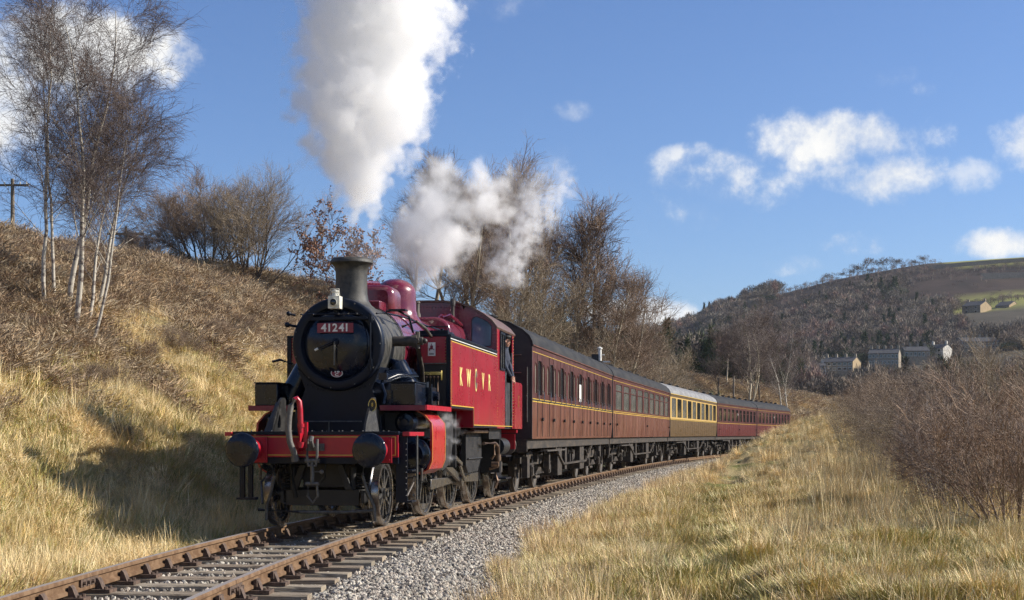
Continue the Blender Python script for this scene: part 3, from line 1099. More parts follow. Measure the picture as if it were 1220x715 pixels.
# one chair and one sleeper, then copies with shared meshes
cm = MB()
cm.box(-.19, .19, -.10, .10, -.192, -.158)
for sgn in (-1, 1):
    cm.prism([(sgn * .038, -.158), (sgn * .038, -.060), (sgn * .052, -.052), (sgn * .072, -.075), (sgn * .105, -.158)], 'xz', -.048, .048)
cm.prism([(.036, -.058), (.066, -.055), (.068, -.125), (.036, -.125)], 'xz', -.075, .075)
for (bx, by) in ((-.14, .06), (-.14, -.06), (.14, .06), (.14, -.06)):
    cm.cyl((bx, by, -.17), (bx, by, -.135), .017, n=6)
chair_me = cm.mesh('rail_chair', MM('chair_rust'))
sl_mes = []
for i in range(5):
    r = random.Random(100 + i)
    smb = MB()
    n = 10
    for k in range(n):          # a beam whose top edge is worn and uneven
        pass
    V, F = [], []
    for k in range(n + 1):
        xx = -1.30 + 2.6 * k / n
        j = lambda a: (r.random() - .5) * a
        V += [(xx, -.127 + j(.012), -.325), (xx, .127 + j(.012), -.325), (xx, .118 + j(.022), -.205 + j(.014)), (xx, .095 + j(.02), -.193 + j(.006)), (xx, -.095 + j(.02), -.193 + j(.006)), (xx, -.118 + j(.022), -.205 + j(.014))]
    for k in range(n):
        for q in range(6):
            F.append((k * 6 + q, (k + 1) * 6 + q, (k + 1) * 6 + (q + 1) % 6, k * 6 + (q + 1) % 6))
    F += [tuple(range(6))[::-1], tuple(n * 6 + q for q in range(6))]
    smb.add(V, F)
    sl_mes.append(smb.mesh('sleeper', MM('sleeper_wood'), smooth=False))
s = -11.2
kk = 0
while s < 118:
    x, y, t = track(s)
    o = bpy.data.objects.new('sleeper', sl_mes[kk % 5])
    link(o, trk, (float(x) - trk.location.x, float(y) - trk.location.y, -trk.location.z + R0.uniform(-.006, .002)), (0, 0, -float(t) + R0.uniform(-.012, .012)))
    if s < 62:
        for side in (-1, 1):
            c = bpy.data.objects.new('rail_chair', chair_me)
            link(c, o, (side * GAUGE, 0, 0), (0, 0, 0 if side > 0 else math.pi))
    s += .70 + R0.uniform(-.015, .015)
    kk += 1
for jn in (-6.35, 11.9, 30.2):
    for side in (-1, 1):
        sj = jn + (.55 if side < 0 else 0)
        x, y, t = track(sj, side * GAUGE)
        fm = MB()
        for q in (-1, 1):
            fm.box(q * .012, q * .034, -.23, .23, -.112, -.04)
            for bb in (-.17, -.06, .06, .17):
                fm.cyl((q * .03, bb, -.078), (q * .062, bb, -.078), .019, n=6)
        fm.build('fishplate', 'chair_rust', trk, (float(x) - trk.location.x, float(y) - trk.location.y, -trk.location.z), (0, 0, -float(t)))
# ------------------------------------------------------------------ leafless trees: trunk, limbs and thousands of twigs
def _norm(v):
    return v / np.maximum(np.linalg.norm(v, axis=-1, keepdims=True), 1e-9)


def make_branches(r, p0, d0, L, rad0, K, wig, up, tip=.25):
    """p0 (N,3) d0 (N,3) L (N,) rad0 (N,) -> polylines (N,K,3), radii (N,K)"""
    N = len(p0)
    P = np.zeros((N, K, 3))
    Rr = np.zeros((N, K))
    P[:, 0] = p0
    d = _norm(d0)
    for k in range(1, K):
        d = _norm(d + r.randn(N, 3) * wig + np.array([0, 0, 1.0]) * (up / (K - 1)))
        P[:, k] = P[:, k - 1] + d * (L / (K - 1))[:, None]
    for k in range(K):
        Rr[:, k] = rad0 * (1 - (1 - tip) * k / (K - 1))
    return P, Rr


def spawn(r, P, Rr, n, t0, t1, ang, angv, lens, lenv, shape, rscale, K, wig, up, rmin=.0022, rmax=1, tip=.3):
    N, K0, _ = P.shape
    t = t0 + (t1 - t0) * (np.arange(n)[None, :] + r.rand(N, n)) / n
    f = t * (K0 - 1)
    i = np.minimum(f.astype(int), K0 - 2)
    w = (f - i)[..., None]
    rows = np.arange(N)[:, None]
    a, b = P[rows, i], P[rows, i + 1]
    pos = a * (1 - w) + b * w
    tan = _norm(b - a)
    pr = Rr[rows, i] * (1 - w[..., 0]) + Rr[rows, i + 1] * w[..., 0]
    ref = _norm(r.randn(N, n, 3))
    side = _norm(np.cross(tan, ref))
    an = np.radians(ang + r.randn(N, n) * angv)[..., None]
    d = tan * np.cos(an) + side * np.sin(an)
    L = lens * (1 + r.randn(N, n) * lenv).clip(.4, 1.7) * shape(t)
    rr = np.clip(pr * rscale, rmin, rmax)
    return make_branches(r, pos.reshape(-1, 3), d.reshape(-1, 3), L.ravel(), rr.ravel(), K, wig, up, tip)


def tubes(P, Rr, sides):
    N, K, _ = P.shape
    T = np.zeros_like(P)
    T[:, 1:-1] = P[:, 2:] - P[:, :-2]
    T[:, 0] = P[:, 1] - P[:, 0]
    T[:, -1] = P[:, -1] - P[:, -2]
    T = _norm(T)
    ref = np.where(np.abs(T[:, :1, 2:3]) < .9, np.array([0, 0, 1.0]), np.array([1.0, 0, 0]))
    A = _norm(np.cross(T, np.broadcast_to(ref, T.shape)))
    B = np.cross(T, A)
    th = np.arange(sides) * 2 * math.pi / sides
    V = P[:, :, None] + (A[:, :, None] * np.cos(th)[None, None, :, None] + B[:, :, None] * np.sin(th)[None, None, :, None]) * Rr[:, :, None, None]
    V = V.reshape(-1, 3)
    base = (np.arange(N) * K * sides)[:, None, None] + (np.arange(K - 1) * sides)[None, :, None]
    q = np.arange(sides)[None, None, :]
    q2 = (q + 1) % sides
    F = np.stack([base + q, base + q2, base + sides + q2, base + sides + q], -1).reshape(-1, 4)
    return V, F


def join_tubes(lst):
    Vs, Fs, o = [], [], 0
    for (P, Rr, sides) in lst:
        V, F = tubes(P, Rr, sides)
        Vs.append(V)
        Fs.append(F + o)
        o += len(V)
    return np.concatenate(Vs), np.concatenate(Fs)


LIN = lambda a, b: (lambda t: a + (b - a) * t)


def tree_meshes(seed, trunks, levels, bark, twig, ntrunk=1, leaves=None):
    """trunks: list of (x, y, lean x, lean y, height, radius); levels: parameter dicts. Returns trunk mesh and crown mesh."""
    r = np.random.RandomState(seed)
    tr = np.array(trunks, float)
    d0 = np.stack([tr[:, 2], tr[:, 3], np.ones(len(tr))], 1)
    P, Rr = make_branches(r, np.stack([tr[:, 0], tr[:, 1], np.full(len(tr), -.25)], 1), d0, tr[:, 4], tr[:, 5], 14, .075, .10, .12)
    Rr[:, 0] *= 1.35
    wood = [(P, Rr, 8)]
    fine = []
    cur = (P, Rr)
    for i, lv in enumerate(levels):
        lv = dict(lv)
        sides = lv.pop('sides', 3)
        nP, nR = spawn(r, cur[0], cur[1], **lv)
        (wood if i < ntrunk else fine).append((nP, nR, sides))
        cur = (nP, nR)
    V, F = join_tubes(wood)
    tm = np_mesh('trunk', V, F, [MATS[bark]], True)
    V, F = join_tubes(fine)
    cmh = np_mesh('crown', V, F, [MATS[twig]], True)
    lm = None
    if leaves:
        n, size, lmat = leaves
        Pt = cur[0].reshape(-1, 3)
        sel = Pt[r.randint(0, len(Pt), n)] + r.randn(n, 3) * .04
        a = _norm(r.randn(n, 3)) * size
        b_ = _norm(np.cross(a, r.randn(n, 3))) * size * .6
        V = np.stack([sel - a, sel - b_, sel + a, sel + b_], 1).reshape(-1, 3)
        F = np.arange(n * 4).reshape(n, 4)
        lm = np_mesh('foliage', V, F, [MATS[lmat]])
    return tm, cmh, lm


def place_tree(name, meshes, x, y, label, group=None, scale=1.0, rotz=0.0, z=None, cat='tree', sz=None):
    zz = float(height(np.array([x]), np.array([y]))[0]) if z is None else z
    o = thing(name, label, cat, (x, y, zz - .05), rotz, group)
    o.scale = (scale, scale, scale if sz is None else sz)
    for nm, me in zip(('trunk', 'crown', 'foliage'), meshes):
        if me:
            link(bpy.data.objects.new(nm, me), o)
    return o


def at_px(px, Y):
    return (px - 610) / FPX * Y


# birches on the left bank: several stems rising out of the grass
def birch(seed, stems, H, n1=18, twig='twig_purple'):
    return tree_meshes(seed, stems, [
        dict(n=n1, t0=.28, t1=.98, ang=42, angv=9, lens=H * .36, lenv=.22, shape=LIN(1.15, .28), rscale=.34, K=8, wig=.07, up=.38, sides=5, rmax=.03, tip=.2),
        dict(n=13, t0=.15, t1=1, ang=36, angv=12, lens=H * .125, lenv=.3, shape=LIN(1.1, .6), rscale=.42, K=6, wig=.09, up=.1, rmin=.005, tip=.3),
        dict(n=7, t0=.2, t1=1, ang=32, angv=12, lens=H * .062, lenv=.35, shape=LIN(1, .7), rscale=.5, K=5, wig=.12, up=-.15, rmin=.0032, tip=.5),
        dict(n=3, t0=.2, t1=1, ang=30, angv=12, lens=H * .038, lenv=.35, shape=LIN(1, .7), rscale=.7, K=3, wig=.1, up=-.3, rmin=.0026, tip=.6),
    ], 'birch_bark', twig, ntrunk=1)


BIRCH = 'silver birches on the left bank'
b1 = birch(1, [(0, 0, .02, 0, 7.8, .075)], 7.8, 18)
b2 = birch(2, [(0, 0, .10, 0, 7.0, .07), (.28, .1, .26, .1, 5.2, .04)], 7.0, 17)
b3 = birch(3, [(0, 0, .03, .02, 7.4, .055)], 7.4, 15)
b4 = birch(4, [(0, 0, .16, -.05, 5.6, .055)], 5.6, 15)
place_tree('silver_birch', b1, at_px(78, 32.0), 32.0, 'tallest white barked birch of the clump on the left bank', BIRCH, .95)
place_tree('silver_birch', b2, at_px(88, 31.0), 31.0, 'nearest twin stemmed birch, leaning right from the left bank', BIRCH, 1.0, .1)
place_tree('silver_birch', b3, at_px(56, 31.0), 31.0, 'slender birch just left of the tallest one on the left bank', BIRCH, .98, 2.2)
place_tree('silver_birch', b3, at_px(67, 32.6), 32.6, 'thin birch half behind the tallest birch of the left clump', BIRCH, .86, 4.0)
place_tree('silver_birch', b4, at_px(100, 33), 33, 'short birch tucked behind the right side of the clump', BIRCH, .9, 1.0)
place_tree('silver_birch', b4, at_px(112, 34), 34, 'low dark branched birch right of and behind the clump', BIRCH, .95, .3)


# broad many stemmed thorn and willow on the crest
def bushy(seed, nst, H, W, bark, twig, n1=9, n2=9, n3=6, r0=.045, up=.25, rmin=.004):
    r = random.Random(seed)
    st = []
    for i in range(nst):
        a = r.random() * 6.283
        q = .2 + r.random() * .9
        st.append((math.cos(a) * .18, math.sin(a) * .18, math.cos(a) * W * q, math.sin(a) * W * q, H * (.8 + .3 * r.random()), r0 * (.7 + .6 * r.random())))
    return tree_meshes(seed, st, [
        dict(n=n1, t0=.22, t1=.98, ang=30, angv=9, lens=H * .40, lenv=.2, shape=LIN(1.1, .45), rscale=.55, K=7, wig=.08, up=up, sides=4, tip=.3),
        dict(n=n2, t0=.15, t1=1, ang=32, angv=10, lens=H * .19, lenv=.3, shape=LIN(1.1, .6), rscale=.5, K=5, wig=.1, up=up * .5, rmin=rmin, tip=.4),
        dict(n=n3, t0=.2, t1=1, ang=30, angv=10, lens=H * .10, lenv=.3, shape=LIN(1, .7), rscale=.6, K=4, wig=.1, up=.05, rmin=rmin * .7, tip=.5),
        dict(n=2, t0=.2, t1=1, ang=32, angv=12, lens=H * .06, lenv=.3, shape=LIN(1, .7), rscale=.7, K=3, wig=.1, up=.0, rmin=rmin * .6, tip=.5),
    ], bark, twig, ntrunk=1)


w1 = bushy(10, 13, 4.0, .75, 'dark_bark', 'twig_straw', 10, 9, 5)
w2 = bushy(11, 12, 3.2, .85, 'dark_bark', 'twig_brown', 11, 10, 6, rmin=.006)
place_tree('willow_bush', w1, at_px(300, 59), 59, 'wide leafless willow bush with fanned stems on the crest of the left bank', None, 1.05)
place_tree('thorn_bush', w2, at_px(247, 60), 60, 'dense round dark thorn bush on the crest left of the willow', None, 1.12)
place_tree('thorn_bush', w2, at_px(165, 62), 62, 'low thorn bush on the crest behind the birches', None, .55, 2.0)


# deciduous trees of the belt behind the train
def belt_tree(seed, H, spread=1.0, bark='pale_bark', twig='twig_brown', stems=1, n1=20, lean=0.0, clear=.22, leaves=None, up=.5, n2=12, n3=8, n4=2):
    r = random.Random(seed)
    st = []
    for i in range(stems):
        a = r.random() * 6.283
        q = (.10 + .12 * r.random()) if stems > 1 else 0.02
        st.append((math.cos(a) * .2 * (stems > 1), math.sin(a) * .2 * (stems > 1), math.cos(a) * q + lean, math.sin(a) * q, H * (.86 + .14 * r.random()), H * .0155))
    return tree_meshes(seed, st, [
        dict(n=n1, t0=clear, t1=.97, ang=44, angv=9, lens=H * .36 * spread, lenv=.2, shape=LIN(1.1, .35), rscale=.45, K=8, wig=.09, up=up, sides=4, rmax=.06, tip=.2),
        dict(n=n2, t0=.2, t1=1, ang=36, angv=11, lens=H * .14 * spread, lenv=.3, shape=LIN(1.1, .6), rscale=.45, K=5, wig=.12, up=up * .5, rmin=.010, tip=.4),
        dict(n=n3, t0=.15, t1=1, ang=34, angv=12, lens=H * .075, lenv=.3, shape=LIN(1, .7), rscale=.6, K=4, wig=.12, up=.1, rmin=.0075, tip=.5),
        dict(n=n4, t0=.25, t1=1, ang=30, angv=12, lens=H * .042, lenv=.3, shape=LIN(1, .8), rscale=.7, K=3, wig=.1, up=.05, rmin=.0060, tip=.6),
    ], bark, twig, ntrunk=1, leaves=leaves)


t_a = belt_tree(20, 10.5, .9, n1=20, clear=.36)
t_b = belt_tree(21, 9.5, .85, stems=2, n1=15, n2=10, clear=.34)
t_c = belt_tree(22, 8.0, 1.1, twig='twig_straw', stems=3, n1=11, clear=.15, n2=8, n3=6, n4=2)
t_d = belt_tree(23, 9.0, .8, twig='twig_purple', n1=18, n2=10, clear=.4)
BELT = 'bare trees of the belt behind the train'
belt = [  # image x, distance, mesh, image y of the top, rotation, label
    (478, 62, t_d, 205, 0, 'bare dark crowned tree behind the left edge of the dome steam'),
    (515, 70, t_a, 195, 1.2, 'tall bare tree hidden mostly by the steam over the dome'),
    (548, 64, t_b, 232, 2.1, 'twin stemmed bare tree behind the steam, left of the cab roof'),
    (584, 68, t_d, 196, 3.3, 'tall dark topped tree rising between the two steam clouds'),
    (618, 64, t_a, 190, 4.0, 'highest bare tree of the belt, above the locomotive cab'),
    (648, 66, t_b, 226, .6, 'bare twin stemmed tree right of the highest tree'),
    (600, 60, t_c, 300, 1.0, 'low many stemmed tree just behind the cab roof'),
    (676, 67, t_a, 246, 2.6, 'bare tree with pale sunlit trunk above the first carriage'),
    (700, 70, t_d, 262, 5.2, 'tall outermost tree of the dense crown group above the first carriage'),
    (655, 60, t_c, 330, 3.1, 'low pale branched tree behind the front of the first carriage'),
    (722, 68, t_b, 322, 3.9, 'bare tree with spreading crown above the middle of the first carriage'),
    (740, 74, t_a, 362, 1.5, 'bare tree at the right shoulder of the belt'),
    (742, 66, t_c, 398, 5.0, 'low pale twiggy tree beside the white signal post'),
    (766, 80, t_c, 396, .2, 'spreading straw coloured tree at the right end of the belt'),
    (563, 74, t_a, 215, 5.5, 'bare tree deep in the belt behind the safety valve steam'),
    (632, 78, t_d, 215, 4.7, 'bare tree deep in the belt behind the highest tree'),
    (786, 92, t_c, 412, 2.2, 'small twiggy tree on the bank above the second carriage'),
]
hts = {id(t_a): 10.5, id(t_b): 9.3, id(t_c): 8.0, id(t_d): 9.0}
for (px, Y, me, top, rz, lab) in belt:
    x = at_px(px, Y)
    z = float(height(np.array([x]), np.array([float(Y)]))[0])
    zt = CAM_H + (518 - top) / FPX * Y
    sc = (zt - z) / (hts[id(me)] * 1.03)
    place_tree('bare_tree', me, x, float(Y), lab, BELT, max(sc, .3) if sc < 1.05 else 1.0 + (sc - 1) * .5, rz, z=z, sz=max(sc, .3))

oak = belt_tree(30, 4.6, 1.5, 'dark_bark', 'twig_purple', 1, 14, clear=.15, leaves=(5200, .050, 'oak_leaf'), up=.2, n2=9, n3=4)
x = at_px(430, 58)
z = float(height(np.array([x]), np.array([58.0]))[0])
place_tree('oak_tree', oak, x, 58.0, 'small oak still holding rusty brown leaves, behind the chimney', None, (CAM_H + (518 - 255) / FPX * 58 - z) / 4.6, 0)

# undergrowth under the belt
und = bushy(12, 9, 2.2, .6, 'dark_bark', 'twig_straw', 8, 7, 4, .02, rmin=.006)
UG = 'low straw coloured bushes under the belt'
for i, (px, Y) in enumerate([(570, 58), (625, 57), (690, 60), (745, 72), (762, 78), (778, 86), (797, 96)]):
    place_tree('undergrowth_bush', und, at_px(px, Y), float(Y), 'low leafless bush in the undergrowth beneath the tree belt', UG, .7 + .4 * R0.random(), R0.random() * 6, cat='bush')
iv = bushy(13, 7, 1.6, .7, 'dark_bark', 'twig_brown', 6, 5, 3, .02)
ivl = tree_meshes(14, [(0, 0, .1, 0, 1.6, .03), (0, 0, -.3, .2, 1.3, .03), (0.1, 0, .4, -.2, 1.4, .03)], [
    dict(n=9, t0=.2, t1=1, ang=45, angv=10, lens=.7, lenv=.2, shape=LIN(1, .6), rscale=.5, K=5, wig=.1, up=.2),
    dict(n=7, t0=.2, t1=1, ang=40, angv=10, lens=.35, lenv=.2, shape=LIN(1, .6), rscale=.5, K=4, wig=.1, up=.1)],
    'dark_bark', 'twig_brown', leaves=(2500, .045, 'ivy_leaf'))
for i, (px, Y, lab) in enumerate([(700, 55, 'yellow green bramble bush left of the signal post'), (815, 118, 'dark green gorse bush on the bank above the cream carriage'),
                                  (838, 126, 'dark green gorse bush right of the other gorse on the bank'), (852, 130, 'small dark green gorse beside the round dark tree')]):
    place_tree('gorse_bush', ivl, at_px(px, Y), float(Y), lab, 'green bushes on the bank', 1.5 if i else .9, i * 1.7, cat='bush')

# trees on the bank above the rear carriages
big = belt_tree(24, 8.2, 1.3, 'pale_bark', 'twig_purple', 2, 14, clear=.25, up=.45, n2=12, n3=8)
fb = birch(5, [(0, 0, -.03, 0, 9.2, .09)], 9.2, 18, 'twig_purple')
fb2 = birch(6, [(0, 0, .05, 0, 8.2, .08), (.25, 0, .1, 0, 7.0, .05)], 8.2, 16, 'twig_purple')
rnd = belt_tree(25, 6.0, 1.35, 'dark_bark', 'twig_purple', 1, 16, clear=.25, up=.2)
def put(name, me, H, px, Y, top, rz, lab, group=None):
    x = at_px(px, Y)
    z = float(height(np.array([x]), np.array([float(Y)]))[0])
    sc = (CAM_H + (518 - top) / FPX * Y - z) / H
    place_tree(name, me, x, float(Y), lab, group, sc, rz, z=z)
put('bare_tree', big, 8.2, 888, 140, 372, .4, 'big spreading tree with forked sunlit trunk above the rear carriages', 'trees above the rear carriages')
put('bare_tree', rnd, 6.0, 857, 140, 402, 0, 'round dark tree left of the big forked tree', 'trees above the rear carriages')
put('silver_birch', fb, 9.2, 931, 150, 378, 0, 'left of the two birches behind the last carriage', 'trees above the rear carriages')
put('silver_birch', fb2, 8.2, 939, 152, 392, 2, 'right of the two birches behind the last carriage', 'trees above the rear carriages')
put('bare_tree', rnd, 6.0, 905, 155, 400, 2.4, 'bare dark tree between the big forked tree and the birches', 'trees above the rear carriages')
put('bare_tree', t_d, 9.0, 866, 160, 385, 1.4, 'tall thin bare tree behind the round dark tree', 'trees above the rear carriages')

# thorn and bramble thicket on the right
br = [bushy(40 + i, (15, 10, 18, 8)[i], (2.3, 2.6, 1.7, 2.9)[i], (.65, .5, 1.0, .4)[i], ('bramble_brown', 'dark_bark', 'bramble_brown', 'pale_bark')[i], ('bramble_brown', 'twig_purple', 'bramble_brown', 'twig_straw')[i], (8, 7, 8, 7)[i], (6, 6, 7, 6)[i], (3, 3, 4, 3)[i], .018, up=(.1, .2, -.35, .3)[i], rmin=.0045) for i in range(4)]
TH = 'thorn and bramble thicket on the right'
spots = []
r = random.Random(5)
# foot line of the thicket runs from the right edge away towards the end of the train
foot = [(1215, 22, .95), (1160, 25.5, .85), (1195, 29, 1.2), (1225, 34, 1.35), (1120, 30, .8), (1165, 35, 1.1), (1205, 40, 1.5), (1085, 36, .8), (1130, 42, 1.1), (1180, 46, 1.4), (1225, 48, 1.6),
        (1050, 44, .75), (1095, 50, 1.15), (1140, 54, 1.35), (1185, 58, 1.5), (1030, 54, .8), (1065, 60, 1.25), (1110, 64, 1.45), (1155, 68, 1.5), (1010, 66, .8), (1045, 74, 1.2), (1085, 78, 1.4), (1130, 84, 1.4),
        (1005, 82, .8), (1035, 92, 1.1), (1230, 27, .8), (1240, 60, 1.6), (1200, 72, 1.6), (1070, 100, 1.2), (1020, 104, .9), (1250, 40, 1.3)]
LBT = ['brown thorn bush in the thicket on the right']
for i, (px, Y, sc) in enumerate(foot):
    place_tree('thorn_shrub', br[i % 4], at_px(px, Y), float(Y), {0: 'nearest thorn bush, cut off by the right edge of the picture', 1: 'low thorn bush standing left of the nearest one at the right edge', 2: 'broad sprawling bramble right behind the nearest thorn bush', 4: 'low bush at the near left foot of the thicket', 3: 'pale upright shrub behind the nearest bushes at the right edge'}.get(i, LBT[0]), TH, sc * (1.2, 1.05, 1.2, .95)[i % 4], r.random() * 6.28, cat='bush')

BB = 'low bramble bushes on the left bank'
for i, (px, Y, sc_) in enumerate([(45, 30, .34), (100, 27.5, .30), (125, 29, .38), (20, 27, .30), (215, 36, .42), (255, 42, .45), (170, 33, .32), (330, 50, .5), (290, 46, .42), (150, 25, .22), (235, 30, .24), (365, 56, .5)]):
    place_tree('bramble_bush', br[2], at_px(px, Y), float(Y), 'low dead bramble bush on the slope of the left bank', BB, sc_, i * 1.3, cat='bush')

# STALKS: tall dead stalks standing along the foot of the thicket
fp = np.array([(at_px(px, Y), Y) for px, Y, _ in foot])
k_ = NR.randint(0, len(fp), 1500)
qx, qy = fp[k_, 0] - 1.2 + NR.randn(1500) * 1.1, fp[k_, 1] + NR.randn(1500) * 1.6
scatter('dead_stalks', np.stack([qx, qy, height(qx, qy)], 1), np.stack([NR.randn(1500) * .2, NR.randn(1500) * .2, NR.rand(1500) * 6.28], 1), .8 + 1.1 * NR.rand(1500), wisps, 'tall pale dead stalks along the foot of the thicket')

# ------------------------------------------------------------------ far trees: light meshes for the hillside
def far_tree(seed, H, W, n, mat, trunk_mat, conical=False):
    r = np.random.RandomState(seed)
    V, F, MI = [], [], []
    k = 5
    for j, (z, rr) in enumerate(((-.6, .16), (H * .3, .10), (H * .8, .04))):
        for i in range(k):
            a = i * 2 * math.pi / k
            V.append((rr * math.cos(a), rr * math.sin(a), z))
    for j in range(2):
        for i in range(k):
            F.append((j * k + i, j * k + (i + 1) % k, (j + 1) * k + (i + 1) % k))
            F.append((j * k + i, (j + 1) * k + (i + 1) % k, (j + 1) * k + i))
            MI += [1, 1]
    lob = [(r.randn(3) * np.array([W * .22, W * .22, H * .12]) + np.array([0, 0, H * .58]), .55 + .45 * r.rand()) for _ in range(6)]
    for i in range(n):
        c, q = lob[r.randint(len(lob))]
        d = r.randn(3)
        d /= np.linalg.norm(d)
        if conical:
            t = r.rand() ** .8
            a = r.rand() * 6.28
            rad_ = W * .5 * (1 - t) * (.5 + .5 * r.rand())
            p = np.array([math.cos(a) * rad_, math.sin(a) * rad_, H * (.08 + .92 * t)])
        else:
            p = c + d * np.array([W * .38, W * .38, H * .30]) * q * r.rand() ** .4
        o = p + (d + np.array([0, 0, .5])) * H * .08 * (.5 + r.rand())
        sd = np.cross(o - p, r.randn(3))
        sd = sd / (np.linalg.norm(sd) + 1e-9) * H * (.006 + .014 * r.rand())
        k0 = len(V)
        V += [p - sd, p + sd, o]
        F.append((k0, k0 + 1, k0 + 2))
        MI.append(0)
    return np_mesh('far_tree', V, F, [MATS[mat], MATS[trunk_mat]], False, MI)


FT = [far_tree(80, 9, 9, 900, 'far_twig', 'dark_bark'), far_tree(81, 10, 8, 900, 'far_twig', 'pale_bark'), far_tree(82, 8, 9, 1000, 'far_twig', 'dark_bark'),
      far_tree(83, 10, 5, 600, 'far_birch', 'pale_bark'), far_tree(84, 11, 5, 900, 'far_green', 'dark_bark', True), far_tree(85, 7, 7, 900, 'far_green', 'dark_bark')]
far_p = make_protos('far_trees', FT)
scrub_p = make_protos('far_scrub', [far_tree(90, 2.2, 4.5, 350, 'far_heather', 'dark_bark'), far_tree(91, 3.2, 3.5, 350, 'far_birch', 'pale_bark'), far_tree(92, 2.6, 5, 350, 'far_twig', 'dark_bark')])


def hill_trees(name, n, y0, y1, protos, label, dens, smin, smax, pw):
    y = y0 + (y1 - y0) * NR.rand(n)
    x = (-.02 + .42 * NR.rand(n)) * y
    p = dens(x, y)
    keep = NR.rand(n) < p
    x, y = x[keep], y[keep]
    z = height(x, y)
    sc = smin + (smax - smin) * NR.rand(len(x))
    rot = np.stack([NR.randn(len(x)) * .05, NR.randn(len(x)) * .05, NR.rand(len(x)) * 6.28], 1)
    pk = NR.choice(len(pw), len(x), p=np.array(pw) / sum(pw))
    # stands of one kind rather than an even mix
    cl = fbm(x * .015, y * .015, 95)
    if len(pw) == 6:
        pk = np.where((cl > .60) & (NR.rand(len(x)) < .7), 4 + (NR.rand(len(x)) < .6), pk)
        pk = np.where((cl < .36) & (NR.rand(len(x)) < .6), 3, pk)
    return scatter(name, np.stack([x, y, z], 1), rot, sc, protos, label, pk)


HOUSE_CLEAR = [(112, 470, 16, 85), (136, 480, 14, 80),  (140, 498, 24, 46), (162, 512, 24, 46), (186, 530, 22, 40), (206, 545, 22, 40), (223, 668, 26, 60), (243, 690, 22, 40), (104, 470, 14, 26)]


def clear_h(x, y):
    k = np.ones(len(x))
    for (hx, hy, rx, ry) in HOUSE_CLEAR:
        k = k * (((x - hx) / rx) ** 2 + ((y - hy + ry * .5) / ry) ** 2 > 1)
    u = x / y
    for (u0, du, ya, yb) in ((.2295, .015, 325, 500), (.2615, .013, 360, 510), (.2985, .011, 400, 545), (.325, .016, 500, 575), (.325, .012, 610, 715), (.3465, .010, 610, 715), (.2125, .006, 400, 490)):
        k = k * (1 - (np.abs(u - u0) < du) * (y > ya) * (y < yb))
    return k


wood_d = lambda x, y: np.clip(sstep(fbm(x * .02, y * .02, 96), .22, .42) + .25, 0, 1) * clear_h(x, y) * (1 - ((x / y > .305) * (y > 684))) * ((y < 722) | ((y < 810) & (x / y < .27) & (fbm(x * .02, y * .02, 98) > .42)) | (x / y < .155 + .03 * np.sin(y * .03)))
hill_trees('woodland', 15000, 320, 905, far_p, 'leafless brown woodland with a few evergreens across the valley side', wood_d, .55, 1.1, [3, 3, 3, 1.4, .35, .5])
hill_trees('woodland', 3800, 200, 420, far_p, 'lower woodland along the valley floor', lambda x, y: clear_h(x, y) * .9 * (1 - (np.abs(x / y - .235) < .055) * (y < 318)), .5, .85, [3, 3, 3, 1, .3, .6])
hill_trees('moor_scrub', 5200, 715, 905, scrub_p, 'dark heather and scattered pale birch scrub on the moor slope', lambda x, y: (sstep(fbm(x * .015, y * .03, 97), .42, .6) + .12) * (1 - (x > 262) * ((y < 805) | (y > 862))), .5, 1.3, [2, 1, 1])
HT = 'small trees along the skyline of the moor'
for i, (px, h, lab) in enumerate([(988, 6, 'lowest small round tree at the left end of the skyline row'), (1003, 5, 'second small tree from the left on the moor skyline'), (1012, 6, 'third small tree from the left on the moor skyline'),
                                  (1022, 8.5, 'reddish larger tree of the skyline row'), (1038, 9, 'round crowned tree right of the reddish tree on the skyline'), (1056, 9, 'broad tree in the middle of the skyline row'),
                                  (1068, 8, 'tree right of the broad middle one on the skyline'), (1086, 5, 'low flat tree on the skyline before the last'), (1100, 6.5, 'rightmost tree of the row on the moor skyline')]):
    Y = 893.0
    x = at_px(px, Y)
    z = float(height(np.array([x]), np.array([Y]))[0])
    o = bpy.data.objects.new('skyline_tree', FT[(0, 2, 0, 2, 1, 0, 2, 0, 2)[i]])
    link(o, None, (x, Y, z - .3), (0, 0, i * 1.3))
    o.scale = (h / 9,) * 3
    tag(o, lab, 'tree', HT)
put('conifer', (FT[4], None, None), 11, 828, 860, 379, 0, 'lone dark pine on the skyline left of the moor edge')
# ------------------------------------------------------------------ the locomotive: x across (right = sunny side), y towards the train, z up from the rail
loco = thing('steam_locomotive', 'crimson and black steam tank locomotive heading the train', 'locomotive', (OX, OY, 0), -ALPHA)
L = loco


